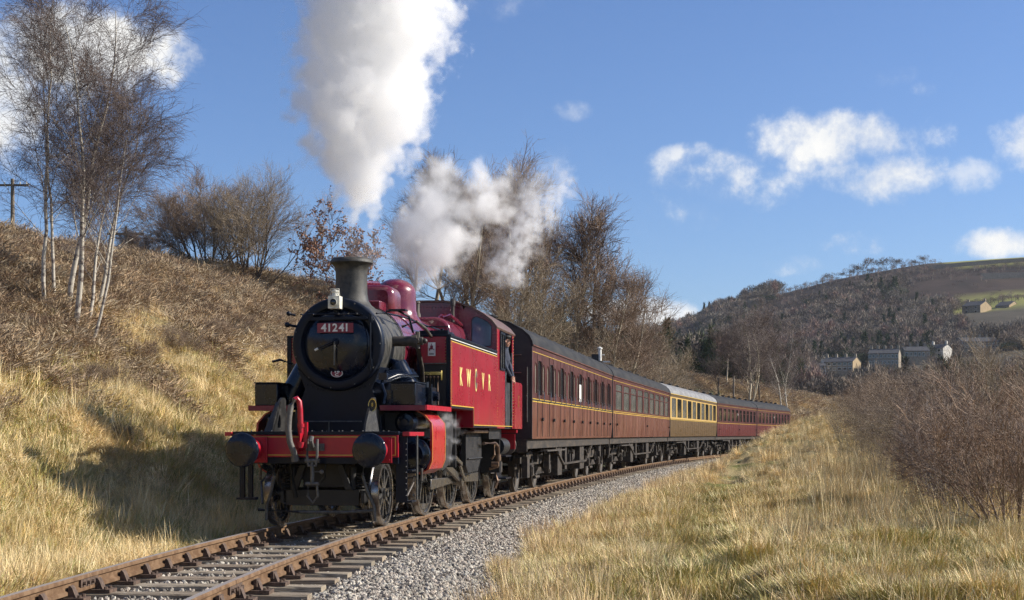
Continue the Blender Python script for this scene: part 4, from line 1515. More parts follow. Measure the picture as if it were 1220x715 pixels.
def wheel(r, n_sp, x, y, side, rimw=.055, balance=0.0):
    """spoked wheel on one side; tyre is a sub-part"""
    w = MB()
    hub = r * .17
    w.lathe([(hub * .55, .07), (hub, .07), (hub, -.05), (hub * .55, -.05)], (0, 0, 0), (1, 0, 0), 16)
    w.lathe([(r * .25 * .4, .08), (r * .25 * .4, .10), (.001, .105)], (0, 0, 0), (1, 0, 0), 12)
    ro = r - rimw
    for i in range(n_sp):
        a = 2 * math.pi * i / n_sp
        c, s_ = math.cos(a), math.sin(a)
        w.add([(dx, c * rr - s_ * ww * q, s_ * rr + c * ww * q) for (rr, ww) in ((hub * .8, .028), (ro - .03, .018)) for (dx, q) in ((-.012, -1), (-.012, 1), (.035, 1), (.035, -1))],
              [(0, 1, 5, 4), (1, 2, 6, 5), (2, 3, 7, 6), (3, 0, 4, 7)])
    w.lathe([(ro - .045, -.03), (ro - .045, .04), (ro + .005, .045), (ro + .005, -.035), (ro - .045, -.03)], (0, 0, 0), (1, 0, 0), 40, caps=False)
    if balance:
        pts = [(math.cos(a) * (ro - .04), math.sin(a) * (ro - .04)) for a in np.linspace(-.55, .55, 9)]
        w.prism([(p * balance, q) for p, q in pts], 'yz', -.01, .05)
    o = w.build('wheel', 'wheel_centre', L, (side * .745, y, r))
    o.rotation_euler = (R0.random() * 3, 0, 0) if side > 0 else (R0.random() * 3, 0, math.pi)
    t = MB()
    t.lathe([(ro, -.062), (r + .028, -.064), (r + .030, -.045), (r + .006, -.030), (r, .03), (r - .004, .064), (ro, .066), (ro, -.062)], (0, 0, 0), (1, 0, 0), 56, caps=False)
    t.build('tyre', 'tyre_steel', o)
    return o


PONY, D1, D2, D3, TR = 1.23, 3.90, 5.96, 8.09, 10.45
for sd in (1, -1):
    wheel(.457, 10, 0, PONY, sd)
    for yy in (D1, D2, D3):
        wheel(.762, 14, 0, yy, sd, balance=-1)
    wheel(.457, 10, 0, TR, sd)
ax = MB()
for yy, rr in ((PONY, .457), (D1, .762), (D2, .762), (D3, .762), (TR, .457)):
    ax.cyl((-.7, yy, rr), (.7, yy, rr), .085, n=14)
ax.build('axle', 'oily_steel', L)

# frames, stretchers, ashpan
fr = MB()
for sx in (-1, 1):
    fr.prism([(.56, .95), (.56, 1.30), (1.6, 1.30), (1.6, 1.64), (11.25, 1.40), (11.25, .78), (9.6, .70), (8.9, .55), (3.0, .55), (2.3, .80), (.9, .86), (.7, .95)], 'yz', sx * .60 - .014, sx * .60 + .014)
fr.box(-.60, .60, 1.9, 1.94, .62, 1.30).box(-.60, .60, 4.7, 4.74, .5, 1.5).box(-.6, .6, 7.0, 7.04, .5, 1.5).box(-.5, .5, 6.2, 7.7, .42, 1.2)
fr.build('main_frame', 'under_black', L)
pf = MB()   # leading pony truck
pf.box(-.52, .52, .86, .92, .30, .52).box(-.60, -.55, .85, 1.9, .34, .50).box(.55, .60, .85, 1.9, .34, .50)
pf.box(-.30, .30, .95, 1.5, .55, .88).cyl((-.42, .9, .52), (-.42, .9, .84), .05, n=10).cyl((.42, .9, .52), (.42, .9, .84), .05, n=10)
pf.prism([(-.34, .52), (-.22, .86), (-.30, .88), (-.44, .52)], 'xz', .80, .86).prism([(.34, .52), (.22, .86), (.30, .88), (.44, .52)], 'xz', .80, .86)
for sx in (-1, 1):
    pf.box(sx * .52, sx * .66, 1.08, 1.38, .33, .60)
    for k in range(6):      # coil spring
        pf.lathe([(.075, 0), (.085, .012), (.075, .024)], (sx * .50, .98, .50 + k * .045), (0, 0, 1), 12)
pf.build('pony_truck', 'under_black', L, bevel=.006)
MB().tube([(-.9, .80, .24), (-.3, .78, .215), (.3, .78, .215), (.78, .80, .24)], .022, 8).build('guard_bar', 'grey_iron', L)

# buffer beam, lining, platform
MB().box(-1.15, 1.15, .52, .565, .975, 1.275).build('buffer_beam', 'buffer_red', L, bevel=.004)
ln = MB()
ln.box(-1.12, 1.12, .514, .52, 1.245, 1.256).box(-1.12, 1.12, .514, .52, .998, 1.009).box(-1.12, -1.108, .514, .52, 1.009, 1.245).box(1.108, 1.12, .514, .52, 1.009, 1.245)
ln.build('beam_lining', 'lining_yellow', L)
MB().box(-1.16, 1.16, .49, .60, 1.278, 1.325).box(-1.2, 1.2, .60, 1.62, 1.285, 1.315).box(-1.15, 1.15, .53, .60, .885, .972).build('front_platform', 'black_paint', L, bevel=.004)
pe = MB()
for sx in (-1, 1):
    pe.box(sx * 1.202, sx * 1.30, .56, 1.50, 1.262, 1.318)
pe.build('platform_edge', 'buffer_red', L, bevel=.004)
rv = MB()
rv.rivet_line((-1.1, .51, 1.30), (1.1, .51, 1.30), 26).rivet_line((-1.0, .60, 1.33), (1.0, .60, 1.33), 14, .012).rivet_line((-.9, 1.4, 1.33), (.9, 1.4, 1.33), 10, .012)
rv.build('platform_rivets', 'grey_iron', L, kind='stuff')

# buffers
for sx in (-1, 1):
    bf = MB()
    bf.lathe([(.001, .004), (.12, .006), (.205, .018), (.228, .030), (.232, .042), (.224, .056), (.10, .075), (.07, .10), (.07, .34)], (sx * .87, 0, 1.075), (0, 1, 0), 40)
    bo = bf.build('buffer', 'black_gloss', L, angle=50)
    bs = MB()
    bs.lathe([(.085, .19), (.118, .19), (.125, .22), (.128, .30), (.145, .46), (.15, .485)], (sx * .87, 0, 1.075), (0, 1, 0), 28)
    bs.box(sx * .87 - .20, sx * .87 + .20, .485, .516, .90, 1.25)
    bs.build('buffer_stock', 'buffer_red', L, bevel=.004)
    rvb = MB()
    for (u, w) in ((-.16, -.14), (.16, -.14), (-.16, .14), (.16, .14)):
        rvb.cyl((sx * .87 + u, .485, 1.075 + w), (sx * .87 + u, .465, 1.075 + w), .02, n=6)
    rvb.build('buffer_bolt', 'buffer_red', L)

# coupling hook and screw coupling
hk = MB()
hk.tube([(0, .53, 1.10), (0, .42, 1.10), (0, .35, 1.13), (0, .30, 1.20), (0, .33, 1.25)], .035, 8)
hk.box(-.13, .13, .50, .514, 1.06, 1.16)
hk.build('coupling_hook', 'grey_iron', L)
sc_ = MB()
sc_.tube([(-.06, .40, 1.22), (-.07, .36, 1.0), (-.05, .36, .86), (.05, .36, .86), (.07, .36, 1.0), (.06, .40, 1.22)], .020, 8)
sc_.cyl((-.10, .37, .93), (.10, .37, .93), .028, n=8).cyl((0, .37, .62), (0, .37, .93), .026, n=8)
sc_.tube([(-.06, .38, .62), (-.07, .39, .45), (0, .39, .36), (.07, .39, .45), (.06, .38, .62)], .017, 8)
sc_.cyl((-.09, .37, .62), (.09, .37, .62), .024, n=8).ball((.13, .37, .78), .03, 6).cyl((0, .37, .78), (.13, .37, .78), .01, n=6)
sc_.build('screw_coupling', 'grey_iron', L)

# brake pipe: red stand pipe and grey hose
MB().tube([(-.18, .44, 1.06), (-.18, .44, 1.30), (-.19, .44, 1.62), (-.20, .43, 1.73), (-.23, .42, 1.77), (-.26, .40, 1.75)], .038, 10).cyl((-.18, .44, 1.10), (-.18, .44, 1.18), .05, n=12).cyl((-.18, .44, 1.38), (-.18, .44, 1.43), .05, n=12).box(-.15, -.10, .46, .52, 1.10, 1.45).build('brake_pipe', 'buffer_red', L)
MB().tube([(-.255, .40, 1.76), (-.30, .38, 1.67), (-.325, .37, 1.52), (-.33, .36, 1.34), (-.31, .36, 1.18), (-.26, .38, 1.04), (-.24, .42, .95)], .042, 10).cyl((-.25, .42, .92), (-.26, .41, 1.0), .055, n=10).build('brake_hose', 'rubber_hose', L)
MB().tube([(-.36, .62, .88), (-.36, .66, .60), (-.34, .72, .42)], .035, 8).tube([(.12, .60, .88), (.10, .62, .70), (.02, .64, .60)], .02, 8).build('heating_pipe', 'under_black', L)

# frame brackets with lightening slots, on the platform
for sx in (-1, 1):
    bk = MB()
    n_ = 12
    outer = [(.62, 1.316), (.66, 1.42), (.80, 1.58), (.98, 1.76), (1.08, 1.80), (1.20, 1.80), (1.24, 1.76), (1.26, 1.60), (1.27, 1.45), (1.28, 1.316), (1.1, 1.316), (.86, 1.316)]
    inner = [(.86, 1.38), (.86, 1.42), (.88, 1.48), (.93, 1.54), (.95, 1.56), (.97, 1.56), (.99, 1.54), (1.0, 1.48), (1.0, 1.44), (.99, 1.38), (.96, 1.37), (.90, 1.37)]
    a0, a1 = sx * .64, sx * .67
    V = [(a, u, w) for a in (a0, a1) for loop in (outer, inner) for (u, w) in loop]
    F = []
    for i in range(n_):
        j = (i + 1) % n_
        F += [(i, j, 12 + j, 12 + i), (24 + i, 36 + i, 36 + j, 24 + j), (i, 24 + i, 24 + j, j), (12 + i, 12 + j, 36 + j, 36 + i)]
    bk.add(V, F)
    bk.add([(sx * .64, .64, 1.32), (sx * .82, .80, 1.32), (sx * .70, .98, 1.74), (sx * .64, .96, 1.74), (sx * .64, .70, 1.32), (sx * .80, .84, 1.32), (sx * .70, 1.02, 1.74), (sx * .64, 1.02, 1.74)],
           [(0, 1, 2, 3), (4, 7, 6, 5), (0, 4, 5, 1), (2, 6, 7, 3), (1, 5, 6, 2), (0, 3, 7, 4)])
    bk.build('frame_bracket', 'under_black', L)
ov = MB().lathe([(.001, 0), (.055, .0), (.06, .01)], (0, 0, 0), (0, -1, 0), 20)
ovo = ov.build('builders_plate', 'black_gloss', L, (.70, .905, 1.69))
ovo.scale = (1, 1, 1.55)
ring = MB().lathe([(.05, .012), (.058, .014), (.058, .0)], (0, 0, 0), (0, -1, 0), 20, caps=False)
ro_ = ring.build('plate_rim', 'brass', ovo)
text_obj('8', .05, 'brass', ovo, (0, -.014, .0), (1, 0, 0), (0, 0, 1), name='plate_digit', depth=.003)

# running plate with red edge
rp = MB()
for sx in (-1, 1):
    a, b_ = sorted((sx * .62, sx * 1.30))
    rp.box(a, b_, 1.60, 3.44, 1.665, 1.700)
rp.build('running_plate', 'black_paint', L, bevel=.003)
re_ = MB()
for sx in (-1, 1):
    a, b_ = sorted((sx * 1.302, sx * 1.318))
    re_.box(a, b_, 1.60, 3.44, 1.635, 1.705)
re_.build('running_plate_edge', 'buffer_red', L)
MB().box(-1.30, -.64, 1.575, 1.598, 1.625, 1.70).box(.64, 1.30, 1.575, 1.598, 1.625, 1.70).build('running_plate_front', 'plate_red', L)

# smokebox
sb = MB()
sb.lathe([(.660, .10), (.662, 1.46)], (0, 1.62, 2.58), (0, 1, 0), 64, caps=False)
sb.lathe([(.672, 1.40), (.672, 1.46), (.64, 1.46)], (0, 1.62, 2.58), (0, 1, 0), 64, caps=False)
sb.build('smokebox', 'smokebox_black', L)
rg = MB()
rg.lathe([(.50, .06), (.515, .035), (.525, .01), (.535, -.004), (.56, -.008), (.635, -.004), (.655, .006), (.668, .03), (.672, .06), (.672, .13), (.662, .13)], (0, 1.62, 2.58), (0, 1, 0), 72, caps=False)
rg.build('smokebox_ring', 'black_paint', L, angle=45)
dr = MB()
dr.lathe([(.001, -.075), (.10, -.074), (.20, -.066), (.32, -.046), (.42, -.012), (.48, .022), (.505, .05)], (0, 1.62, 2.58), (0, 1, 0), 72, caps=False)
dr.build('smokebox_door', 'black_gloss', L, angle=80)
rvs = MB()
for i in range(44):
    a = 2 * math.pi * i / 44
    c = Vector((.632 * math.cos(a), 1.606, 2.58 + .632 * math.sin(a)))
    if i % 4 == 0:
        rvs.lathe([(.012, 0), (.009, -.008), (.001, -.011)], c, (0, 1, 0), 6)
for yy in (1.80, 2.95, 3.02):
    for i in range(40):
        a = 2 * math.pi * i / 40
        rvs.ball((.664 * math.cos(a), yy, 2.58 + .664 * math.sin(a)), .009, 3)
rvs.build('smokebox_rivets', 'grey_iron', L, kind='stuff')
# door strap, hinge, handles
MB().prism([(-.40, 2.915), (.44, 2.915), (.46, 2.94), (.44, 2.965), (-.34, 2.965)], 'xz', 1.545, 1.575).box(-.02, .47, 1.53, 1.56, 2.925, 2.955).build('door_strap', 'black_paint', L, bevel=.004)
hg = MB()
hg.cyl((.50, 1.575, 2.20), (.50, 1.575, 3.02), .014, n=8).box(.475, .525, 1.56, 1.61, 2.88, 3.0).box(.475, .525, 1.56, 1.61, 2.26, 2.36)
hg.build('door_hinge', 'black_paint', L, bevel=.003)
kb = MB()
for xx in (-.31, .06, .20, .33):
    kb.ball((xx, 1.50, 3.0), .014, 6)
    kb.cyl((xx, 1.50, 3.0), (xx, 1.60, 3.0), .008, n=6)
kb.build('handrail_knob', 'steel', L)
MB().cyl((-.40, 1.50, 3.0), (.40, 1.50, 3.0), .010, n=8).build('door_handrail', 'black_paint', L)
MB().lathe([(.05, -.08), (.045, -.11), (.02, -.12), (.001, -.125)], (0, 1.62, 2.61), (0, 1, 0), 14).build('door_boss', 'black_paint', L)
MB().cyl((0, 1.48, 2.61), (-.005, 1.49, 2.27), .013, .009, n=8).build('door_handle', 'grey_iron', L)
MB().cyl((0, 1.46, 2.61), (-.24, 1.47, 2.51), .014, .009, n=8).build('door_handle', 'black_paint', L)
MB().cyl((-.24, 1.47, 2.51), (-.285, 1.47, 2.485), .016, n=8).build('handle_tip', 'white_paint', L)
# number plate and shed plate
npo = MB().box(-.265, .265, 1.515, 1.535, 2.735, 2.875).build('number_plate', 'plate_red', L, bevel=.003)
tx = 0
for i, ch in enumerate('41241'):
    text_obj(ch, .155, 'white_paint', npo, ((-.165, -.085, .0, .095, .170)[i], 1.511, 2.803), (1, 0, 0), (0, 0, 1), name='digit', depth=.006, weight=.004)
so_ = MB().lathe([(.085, 0), (.085, .012), (.001, .013)], (0, 0, 0), (0, -1, 0), 28).build('shed_plate', 'plate_red', L, (.0, 1.615, 2.165))
so_.scale = (1.0, 1, .70)
MB().lathe([(.078, .014), (.086, .016), (.088, .002), (.088, -.004)], (0, 0, 0), (0, -1, 0), 28, caps=False).build('shed_plate_rim', 'white_paint', so_)
text_obj('16', .085, 'white_paint', so_, (0, -.016, .034), (1, 0, 0), (0, 0, 1), name='shed_code', depth=.003, weight=.003)
text_obj('C', .075, 'white_paint', so_, (0, -.016, -.038), (1, 0, 0), (0, 0, 1), name='shed_code', depth=.003, weight=.003)

# white lamp on its bracket
MB().box(-.03, .03, 1.58, 1.62, 3.02, 3.14).box(-.03, .03, 1.50, 1.62, 3.055, 3.07).build('lamp_bracket', 'black_paint', L)
lp = MB()
lp.box(-.085, .085, 1.44, 1.60, 3.075, 3.255)
lp.lathe([(.06, 0), (.05, .02), (.045, .05), (.055, .06), (.05, .085), (.02, .095), (.001, .1)], (0, 1.52, 3.255), (0, 0, 1), 14)
lp.tube([(-.07, 1.50, 3.25), (-.06, 1.50, 3.36), (.06, 1.50, 3.36), (.07, 1.50, 3.25)], .007, 6)
lpo = lp.build('headlamp', 'lamp_white', L, bevel=.006)
MB().lathe([(.052, 0), (.056, .03), (.048, .034)], (0, 1.44, 3.165), (0, -1, 0), 18, caps=False).build('lamp_rim', 'lamp_white', lpo)
MB().lathe([(.047, .012), (.03, .022), (.001, .026)], (0, 1.44, 3.165), (0, -1, 0), 18).build('lens', 'glass_dark', lpo)

# saddle, steam pipes
sdl = MB()
sdl.prism([(-.64, 1.318), (.64, 1.318), (.62, 1.55), (.55, 1.80), (.50, 1.94), (.62, 2.26), (.40, 2.05), (0, 1.93), (-.40, 2.05), (-.62, 2.26), (-.50, 1.94), (-.55, 1.80), (-.62, 1.55)], 'xz', 1.70, 3.05)
sdl.build('smokebox_saddle', 'black_paint', L, bevel=.01)
rvq = MB().rivet_line((-.5, 1.69, 2.02), (-.2, 1.69, 1.90), 4, .014).rivet_line((.2, 1.69, 1.90), (.5, 1.69, 2.02), 4, .014)
rvq.build('saddle_bolts', 'black_paint', L, kind='stuff')
for sx in (-1, 1):
    MB().tube([(sx * .50, 2.42, 2.50), (sx * .68, 2.42, 2.30), (sx * .86, 2.40, 1.95), (sx * .96, 2.40, 1.70)], .155, 18, taper=.20).build('steam_pipe', 'black_gloss', L)
MB().cyl((-.55, 1.55, 1.47), (.38, 1.55, 1.47), .010, n=6).cyl((-.10, 1.55, 1.32), (-.10, 1.55, 1.47), .008, n=6).build('platform_rail', 'grey_iron', L)

# chimney, dome, feed casing, safety valves
ch = MB()
ch.lathe([(.40, -.02), (.37, .03), (.30, .09), (.255, .16), (.237, .26), (.234, .46), (.236, .58), (.246, .64), (.275, .685), (.305, .705), (.318, .715), (.318, .74), (.300, .765), (.280, .785), (.262, .787), (.245, .76), (.235, .70), (.22, .40)], (0, 2.42, 3.115), (0, 0, 1), 48, caps=False)
cho = ch.build('chimney', 'chimney_black', L, angle=50)
dm = MB()
pr = [(.54, -.20), (.49, -.10), (.43, -.02), (.375, .06), (.352, .15), (.348, .34), (.346, .44)]
pr += [(.346 * math.cos(a), .44 + .245 * math.sin(a)) for a in np.linspace(.15, math.pi / 2 - .01, 9)]
dm.lathe(pr, (0, 5.30, 3.22), (0, 0, 1), 44, caps=False)
dm.build('steam_dome', 'maroon', L, angle=60)
tf = MB()
tf.prism([(-.34, 3.05), (-.34, 3.48)] + [(-.34 + .17 - .17 * math.cos(a), 3.48 + .17 * math.sin(a)) for a in np.linspace(.2, math.pi / 2, 6)] +
         [(.34 - .17 + .17 * math.sin(a), 3.48 + .17 * math.cos(a)) for a in np.linspace(0, math.pi / 2 - .2, 6)] + [(.34, 3.48), (.34, 3.05)], 'xz', 3.70, 4.30)
tf.build('top_feed_casing', 'maroon', L, bevel=.09)
MB().box(-.22, .22, 3.30, 3.72, 3.16, 3.36).tube([(-.2, 3.2, 3.30), (-.25, 3.9, 3.70), (-.25, 5.1, 3.80)], .05, 8).build('regulator_cover', 'maroon', L, bevel=.05)
for (vx, vy) in ((-.10, 6.55), (.10, 6.55)):
    MB().lathe([(.09, 0), (.07, .04), (.06, .12), (.045, .15), (.045, .30), (.06, .31), (.05, .34), (.02, .345)], (vx, vy, 3.30), (0, 0, 1), 14).build('safety_valve', 'grime', L)

# boiler and firebox
bl = MB()
bl.lathe([(.655, 3.08), (.665, 4.4), (.695, 5.2), (.715, 6.35)], (0, 0, 2.60), (0, 1, 0), 64, caps=False)
bl.build('boiler', 'maroon', L)
bb = MB()
for yy, rr in ((3.12, .664), (4.05, .671), (5.05, .70), (6.28, .724)):
    bb.lathe([(rr - .01, yy - .03), (rr + .006, yy - .028), (rr + .006, yy + .028), (rr - .01, yy + .03)], (0, 0, 2.60), (0, 1, 0), 64, caps=False)
bb.build('boiler_band', 'maroon', L)
fbp = []
for a in np.linspace(0, math.pi / 2, 7):
    fbp.append((.46 + .28 * math.sin(a), 3.07 + .28 * math.cos(a)))
fbp = [(-x_, z_) for x_, z_ in fbp[::-1]] + fbp
fbp = fbp[:]
fb_poly = [(-.74, 1.75)] + fbp + [(.74, 1.75)]
MB().prism(fb_poly, 'xz', 6.36, 8.0).build('firebox', 'maroon', L, bevel=.05)
fx = MB()
fx.tube([(.55, 6.5, 3.35), (.62, 6.9, 3.42), (.66, 7.4, 3.36), (.66, 7.9, 3.30)], .028, 8).tube([(.35, 7.0, 3.36), (.36, 7.4, 3.46), (.35, 7.95, 3.50)], .025, 8)
fx.build('firebox_pipe', 'maroon', L)
whs = MB().cyl((.52, 7.72, 3.36), (.52, 7.72, 3.78), .03, n=10).lathe([(.045, 0), (.05, .10), (.03, .13), (.001, .14)], (.52, 7.72, 3.66), (0, 0, 1), 12)
whs.build('whistle', 'grime', L)

# handrails along the boiler, ejector and snifting gear on the right
MB().tube([(.56, 1.70, 3.02), (.60, 2.0, 3.05), (.66, 2.6, 3.06), (.70, 3.1, 3.06), (.70, 4.5, 3.05), (.74, 6.2, 3.05)], .014, 8).tube([(-.56, 1.70, 3.02), (-.66, 2.6, 3.06), (-.70, 3.1, 3.06), (-.74, 6.2, 3.05)], .014, 8).build('boiler_handrail', 'black_paint', L)
ej = MB()
ej.cyl((.66, 2.35, 2.66), (.94, 2.35, 2.66), .075, n=16).cyl((.94, 2.35, 2.66), (1.02, 2.35, 2.66), .095, n=16).cyl((1.02, 2.35, 2.66), (1.10, 2.35, 2.66), .06, n=12)
ej.cyl((1.02, 2.35, 2.55), (1.02, 2.35, 2.80), .035, n=8).cyl((1.02, 2.26, 2.66), (1.02, 2.46, 2.66), .04, n=8).ball((1.13, 2.35, 2.66), .04, 6)
ej.tube([(1.0, 2.40, 2.60), (1.0, 2.6, 2.45), (.95, 3.0, 2.30), (.90, 3.3, 2.0)], .032, 8)
ej.tube([(.70, 2.7, 2.90), (.92, 2.75, 2.98), (1.0, 3.0, 2.90), (1.0, 3.44, 2.80)], .022, 8)
ej.build('ejector', 'grime', L)
stp = MB()
stp.tube([(.60, 2.10, 3.08), (.76, 2.15, 3.10), (.90, 2.3, 3.02), (.92, 2.5, 2.80)], .018, 6).box(.66, .90, 2.04, 2.24, 3.09, 3.11)
stp.build('lamp_step', 'black_paint', L)

# sandboxes on the running plate, lubricators and pipework
for sx in (-1, 1):
    a, b_ = (.77, 1.14) if sx > 0 else (-1.24, -.90)
    MB().box(a, b_, 1.66, 2.35, 1.702, 2.02).build('sandbox', 'black_gloss', L, bevel=.012)
    MB().box(a - .01, b_ + .01, 1.65, 2.36, 2.022, 2.04).build('sandbox_lid', 'black_paint', L, bevel=.004)
lb = MB()
lb.box(1.0, 1.22, 2.44, 2.76, 1.70, 1.98).cyl((1.11, 2.5, 1.98), (1.11, 2.5, 2.06), .05, n=10).cyl((1.22, 2.6, 1.85), (1.29, 2.6, 1.85), .07, n=12)
for k in range(7):
    xk = .98 - .045 * k
    lb.tube([(1.05 - .02 * k, 2.5, 1.98), (1.02 - .02 * k, 2.4 + .03 * k, 2.14 + .02 * k), (.86 - .03 * k, 2.0, 2.12 + .015 * k), (.62 - .02 * k, 1.72, 2.0 + .01 * k)], .010, 5)
lb.tube([(.72, 1.64, 2.20), (.66, 1.60, 2.02), (.72, 1.58, 1.86), (.70, 1.56, 1.72)], .022, 6).box(.62, .74, 1.58, 1.68, 2.06, 2.16).box(.70, .80, 1.60, 1.66, 1.74, 1.92)
lb.cyl((1.24, 2.30, 1.74), (1.24, 2.30, 2.02), .012, n=6)
lb.build('lubricator', 'black_gloss', L)
MB().tube([(-.66, 1.62, 2.3), (-.84, 1.6, 2.36), (-.98, 1.7, 2.34)], .02, 6).ball((-.70, 1.56, 3.02), .035, 6).cyl((-.70, 1.56, 3.02), (-.62, 1.62, 3.0), .018, n=6).ball((-.72, 1.56, 2.86), .04, 6).cyl((-.72, 1.56, 2.86), (-.60, 1.64, 2.84), .02, n=6).build('lamp_iron', 'black_paint', L)

# cylinders, valve chests, red cladding, motion
for sx in (-1, 1):
    MB().lathe([(.001, -.05), (.17, -.048), (.20, -.02), (.262, -.01), (.272, .01), (.272, 1.08)], (sx * 1.03, 1.92, .985), (0, 1, 0), 36).build('cylinder', 'black_gloss', L)
    MB().lathe([(.001, -.14), (.05, -.14), (.06, -.06), (.12, -.055), (.145, -.02), (.165, -.01), (.165, 1.20)], (sx * .96, 1.86, 1.455), (0, 1, 0), 28).build('valve_chest', 'black_gloss', L)
    MB().box(*sorted((sx * .62, sx * 1.10)), 1.94, 2.98, .95, 1.60).build('cylinder_block', 'under_black', L)
    cl = MB()
    pts = [(1.10, 1.632), (1.20, 1.58), (1.312, 1.45), (1.322, 1.30), (1.318, .90), (1.27, .78), (1.14, .705)]
    q = [(sx * a, b_) for a, b_ in pts]
    q2 = [(sx * (a - .03), b_ + (.0 if 0 < i < 6 else (-.01 if i == 0 else .02))) for i, (a, b_) in enumerate(pts)]
    cl.prism(q + q2[::-1], 'xz', 1.955, 2.965)
    cl.build('cylinder_cladding', 'cylinder_red', L)
    ly = MB()
    for (y0, y1) in ((1.975, 1.99), (2.93, 2.945)):
        for i in range(6):
            (a0, z0), (a1, z1) = pts[i], pts[i + 1]
            ly.add([(sx * (a0 + .003), y0, z0), (sx * (a1 + .003), y0, z1), (sx * (a1 + .003), y1, z1), (sx * (a0 + .003), y1, z0),
                    (sx * (a0 - .002), y0, z0), (sx * (a1 - .002), y0, z1), (sx * (a1 - .002), y1, z1), (sx * (a0 - .002), y1, z0)], [(0, 1, 2, 3), (4, 7, 6, 5), (0, 4, 5, 1), (2, 6, 7, 3), (1, 5, 6, 2), (0, 3, 7, 4)])
    ly.build('cladding_lining', 'lining_yellow', L)
    cb = MB()
    for i in range(10):
        a = 2 * math.pi * i / 10
        cb.cyl((sx * 1.03 + .235 * math.cos(a), 1.92, .985 + .235 * math.sin(a)), (sx * 1.03 + .235 * math.cos(a), 1.895, .985 + .235 * math.sin(a)), .014, n=6)
    cb.cyl((sx * .80, 1.84, .66), (sx * 1.10, 1.80, .66), .022, n=8).cyl((sx * .88, 1.80, .66), (sx * .88, 1.80, .82), .03, n=8).cyl((sx * 1.20, 1.80, .62), (sx * 1.20, 1.80, .80), .02, n=8)
    cb.tube([(sx * 1.1, 1.80, .68), (sx * 1.12, 1.6, .60), (sx * 1.02, 1.35, .30)], .018, 6).tube([(sx * .95, 1.80, .68), (sx * .98, 1.5, .5), (sx * .93, 1.30, .22)], .018, 6)
    cb.build('drain_cock', 'oily_steel', L)
    # crosshead, slide bars, rods
    MB().box(*sorted((sx * .98, sx * 1.07)), 3.0, 4.35, 1.07, 1.11).box(*sorted((sx * .98, sx * 1.07)), 3.0, 4.35, .86, .90).build('slide_bar', 'steel', L)
    MB().box(*sorted((sx * .96, sx * 1.09)), 3.62, 3.98, .88, 1.09).cyl((sx * 1.03, 2.98, .985), (sx * 1.03, 3.7, .985), .035, n=10).build('crosshead', 'steel', L, bevel=.01)
    MB().prism([(D1 - .10, .46), (D1 - .07, .58), (D2 - .1, .555), (D2 - .05, .60), (D2 + .05, .60), (D2 + .1, .555), (D3 + .07, .58), (D3 + .10, .46), (D3 + .05, .41), (D2 + .1, .465), (D2, .41), (D2 - .1, .465), (D1 - .05, .41)], 'yz', *sorted((sx * .86, sx * .92))).build('coupling_rod', 'steel', L, bevel=.006)
    MB().bar((sx * .98, 3.82, .985), (sx * .98, D2, .51), .045, .12).cyl((sx * .94, D2, .51), (sx * 1.03, D2, .51), .12, n=18).build('connecting_rod', 'steel', L)
    MB().bar((sx * 1.06, D2, .51), (sx * 1.04, D2 - .34, .78), .03, .07).bar((sx * 1.08, D2 - .34, .78), (sx * 1.08, 4.45, 1.02), .025, .06).build('return_crank', 'steel', L)
    MB().prism([(4.30, 1.55), (4.46, 1.35), (4.50, 1.02), (4.42, .80), (4.52, .78), (4.60, 1.02), (4.57, 1.38), (4.42, 1.62)], 'yz', *sorted((sx * 1.05, sx * 1.09))).bar((sx * 1.07, 3.1, 1.40), (sx * 1.07, 4.5, 1.25), .025, .05).bar((sx * 1.07, 3.75, .72), (sx * 1.07, 3.45, 1.42), .025, .05).build('expansion_link', 'steel', L)
    MB().prism([(3.05, 1.64), (3.05, .95), (3.12, .82), (3.12, .74), (3.6, .74), (3.95, .80), (4.22, .98), (4.34, 1.25), (4.34, 1.40), (4.26, 1.64)], 'yz', *sorted((sx * 1.14, sx * 1.17))).build('motion_plate', 'under_black', L)
    MB().box(*sorted((sx * .62, sx * 1.16)), 4.62, 4.68, .75, 1.66).build('motion_bracket', 'under_black', L)
# guard irons
for sx in (-1, 1):
    MB().tube([(sx * .66, .62, .90), (sx * .62, .66, .72), (sx * .68, .70, .50), (sx * .76, .74, .30), (sx * .77, .76, .10)], .022, 6).build('guard_iron', 'grey_iron', L)

# front footsteps
for sx in (1,):
    st = MB()
    st.box(*sorted((sx * 1.10, sx * 1.26)), .60, .615, .36, 1.26)
    st.box(*sorted((sx * 1.125, sx * 1.14)), .615, .90, .36, 1.26)
    st.box(*sorted((sx * 1.12, sx * 1.32)), .62, .90, .36, .385).box(*sorted((sx * 1.12, sx * 1.32)), .62, .90, .78, .805)
    st.build('footstep', 'black_paint', L, bevel=.003)
    MB().rivet_line((sx * 1.245, .592, .42), (sx * 1.245, .592, 1.2), 10, .010).build('footstep_rivets', 'steel', L, kind='stuff')
MB().cyl((1.36, .75, .40), (1.36, .75, 1.27), .014, n=8).tube([(1.30, .8, .46), (1.2, 1.3, .38), (1.05, 1.9, .34)], .016, 6).tube([(1.16, .9, .40), (1.10, 1.4, .33), (1.0, 1.9, .30)], .016, 6).build('drain_pipe', 'grey_iron', L)
MB().box(-1.10, -1.035, .60, .66, .42, .95).box(-.98, -.92, .60, .66, .42, .95).box(-1.14, -.88, .58, .74, .385, .42).build('left_footstep', 'black_paint', L)

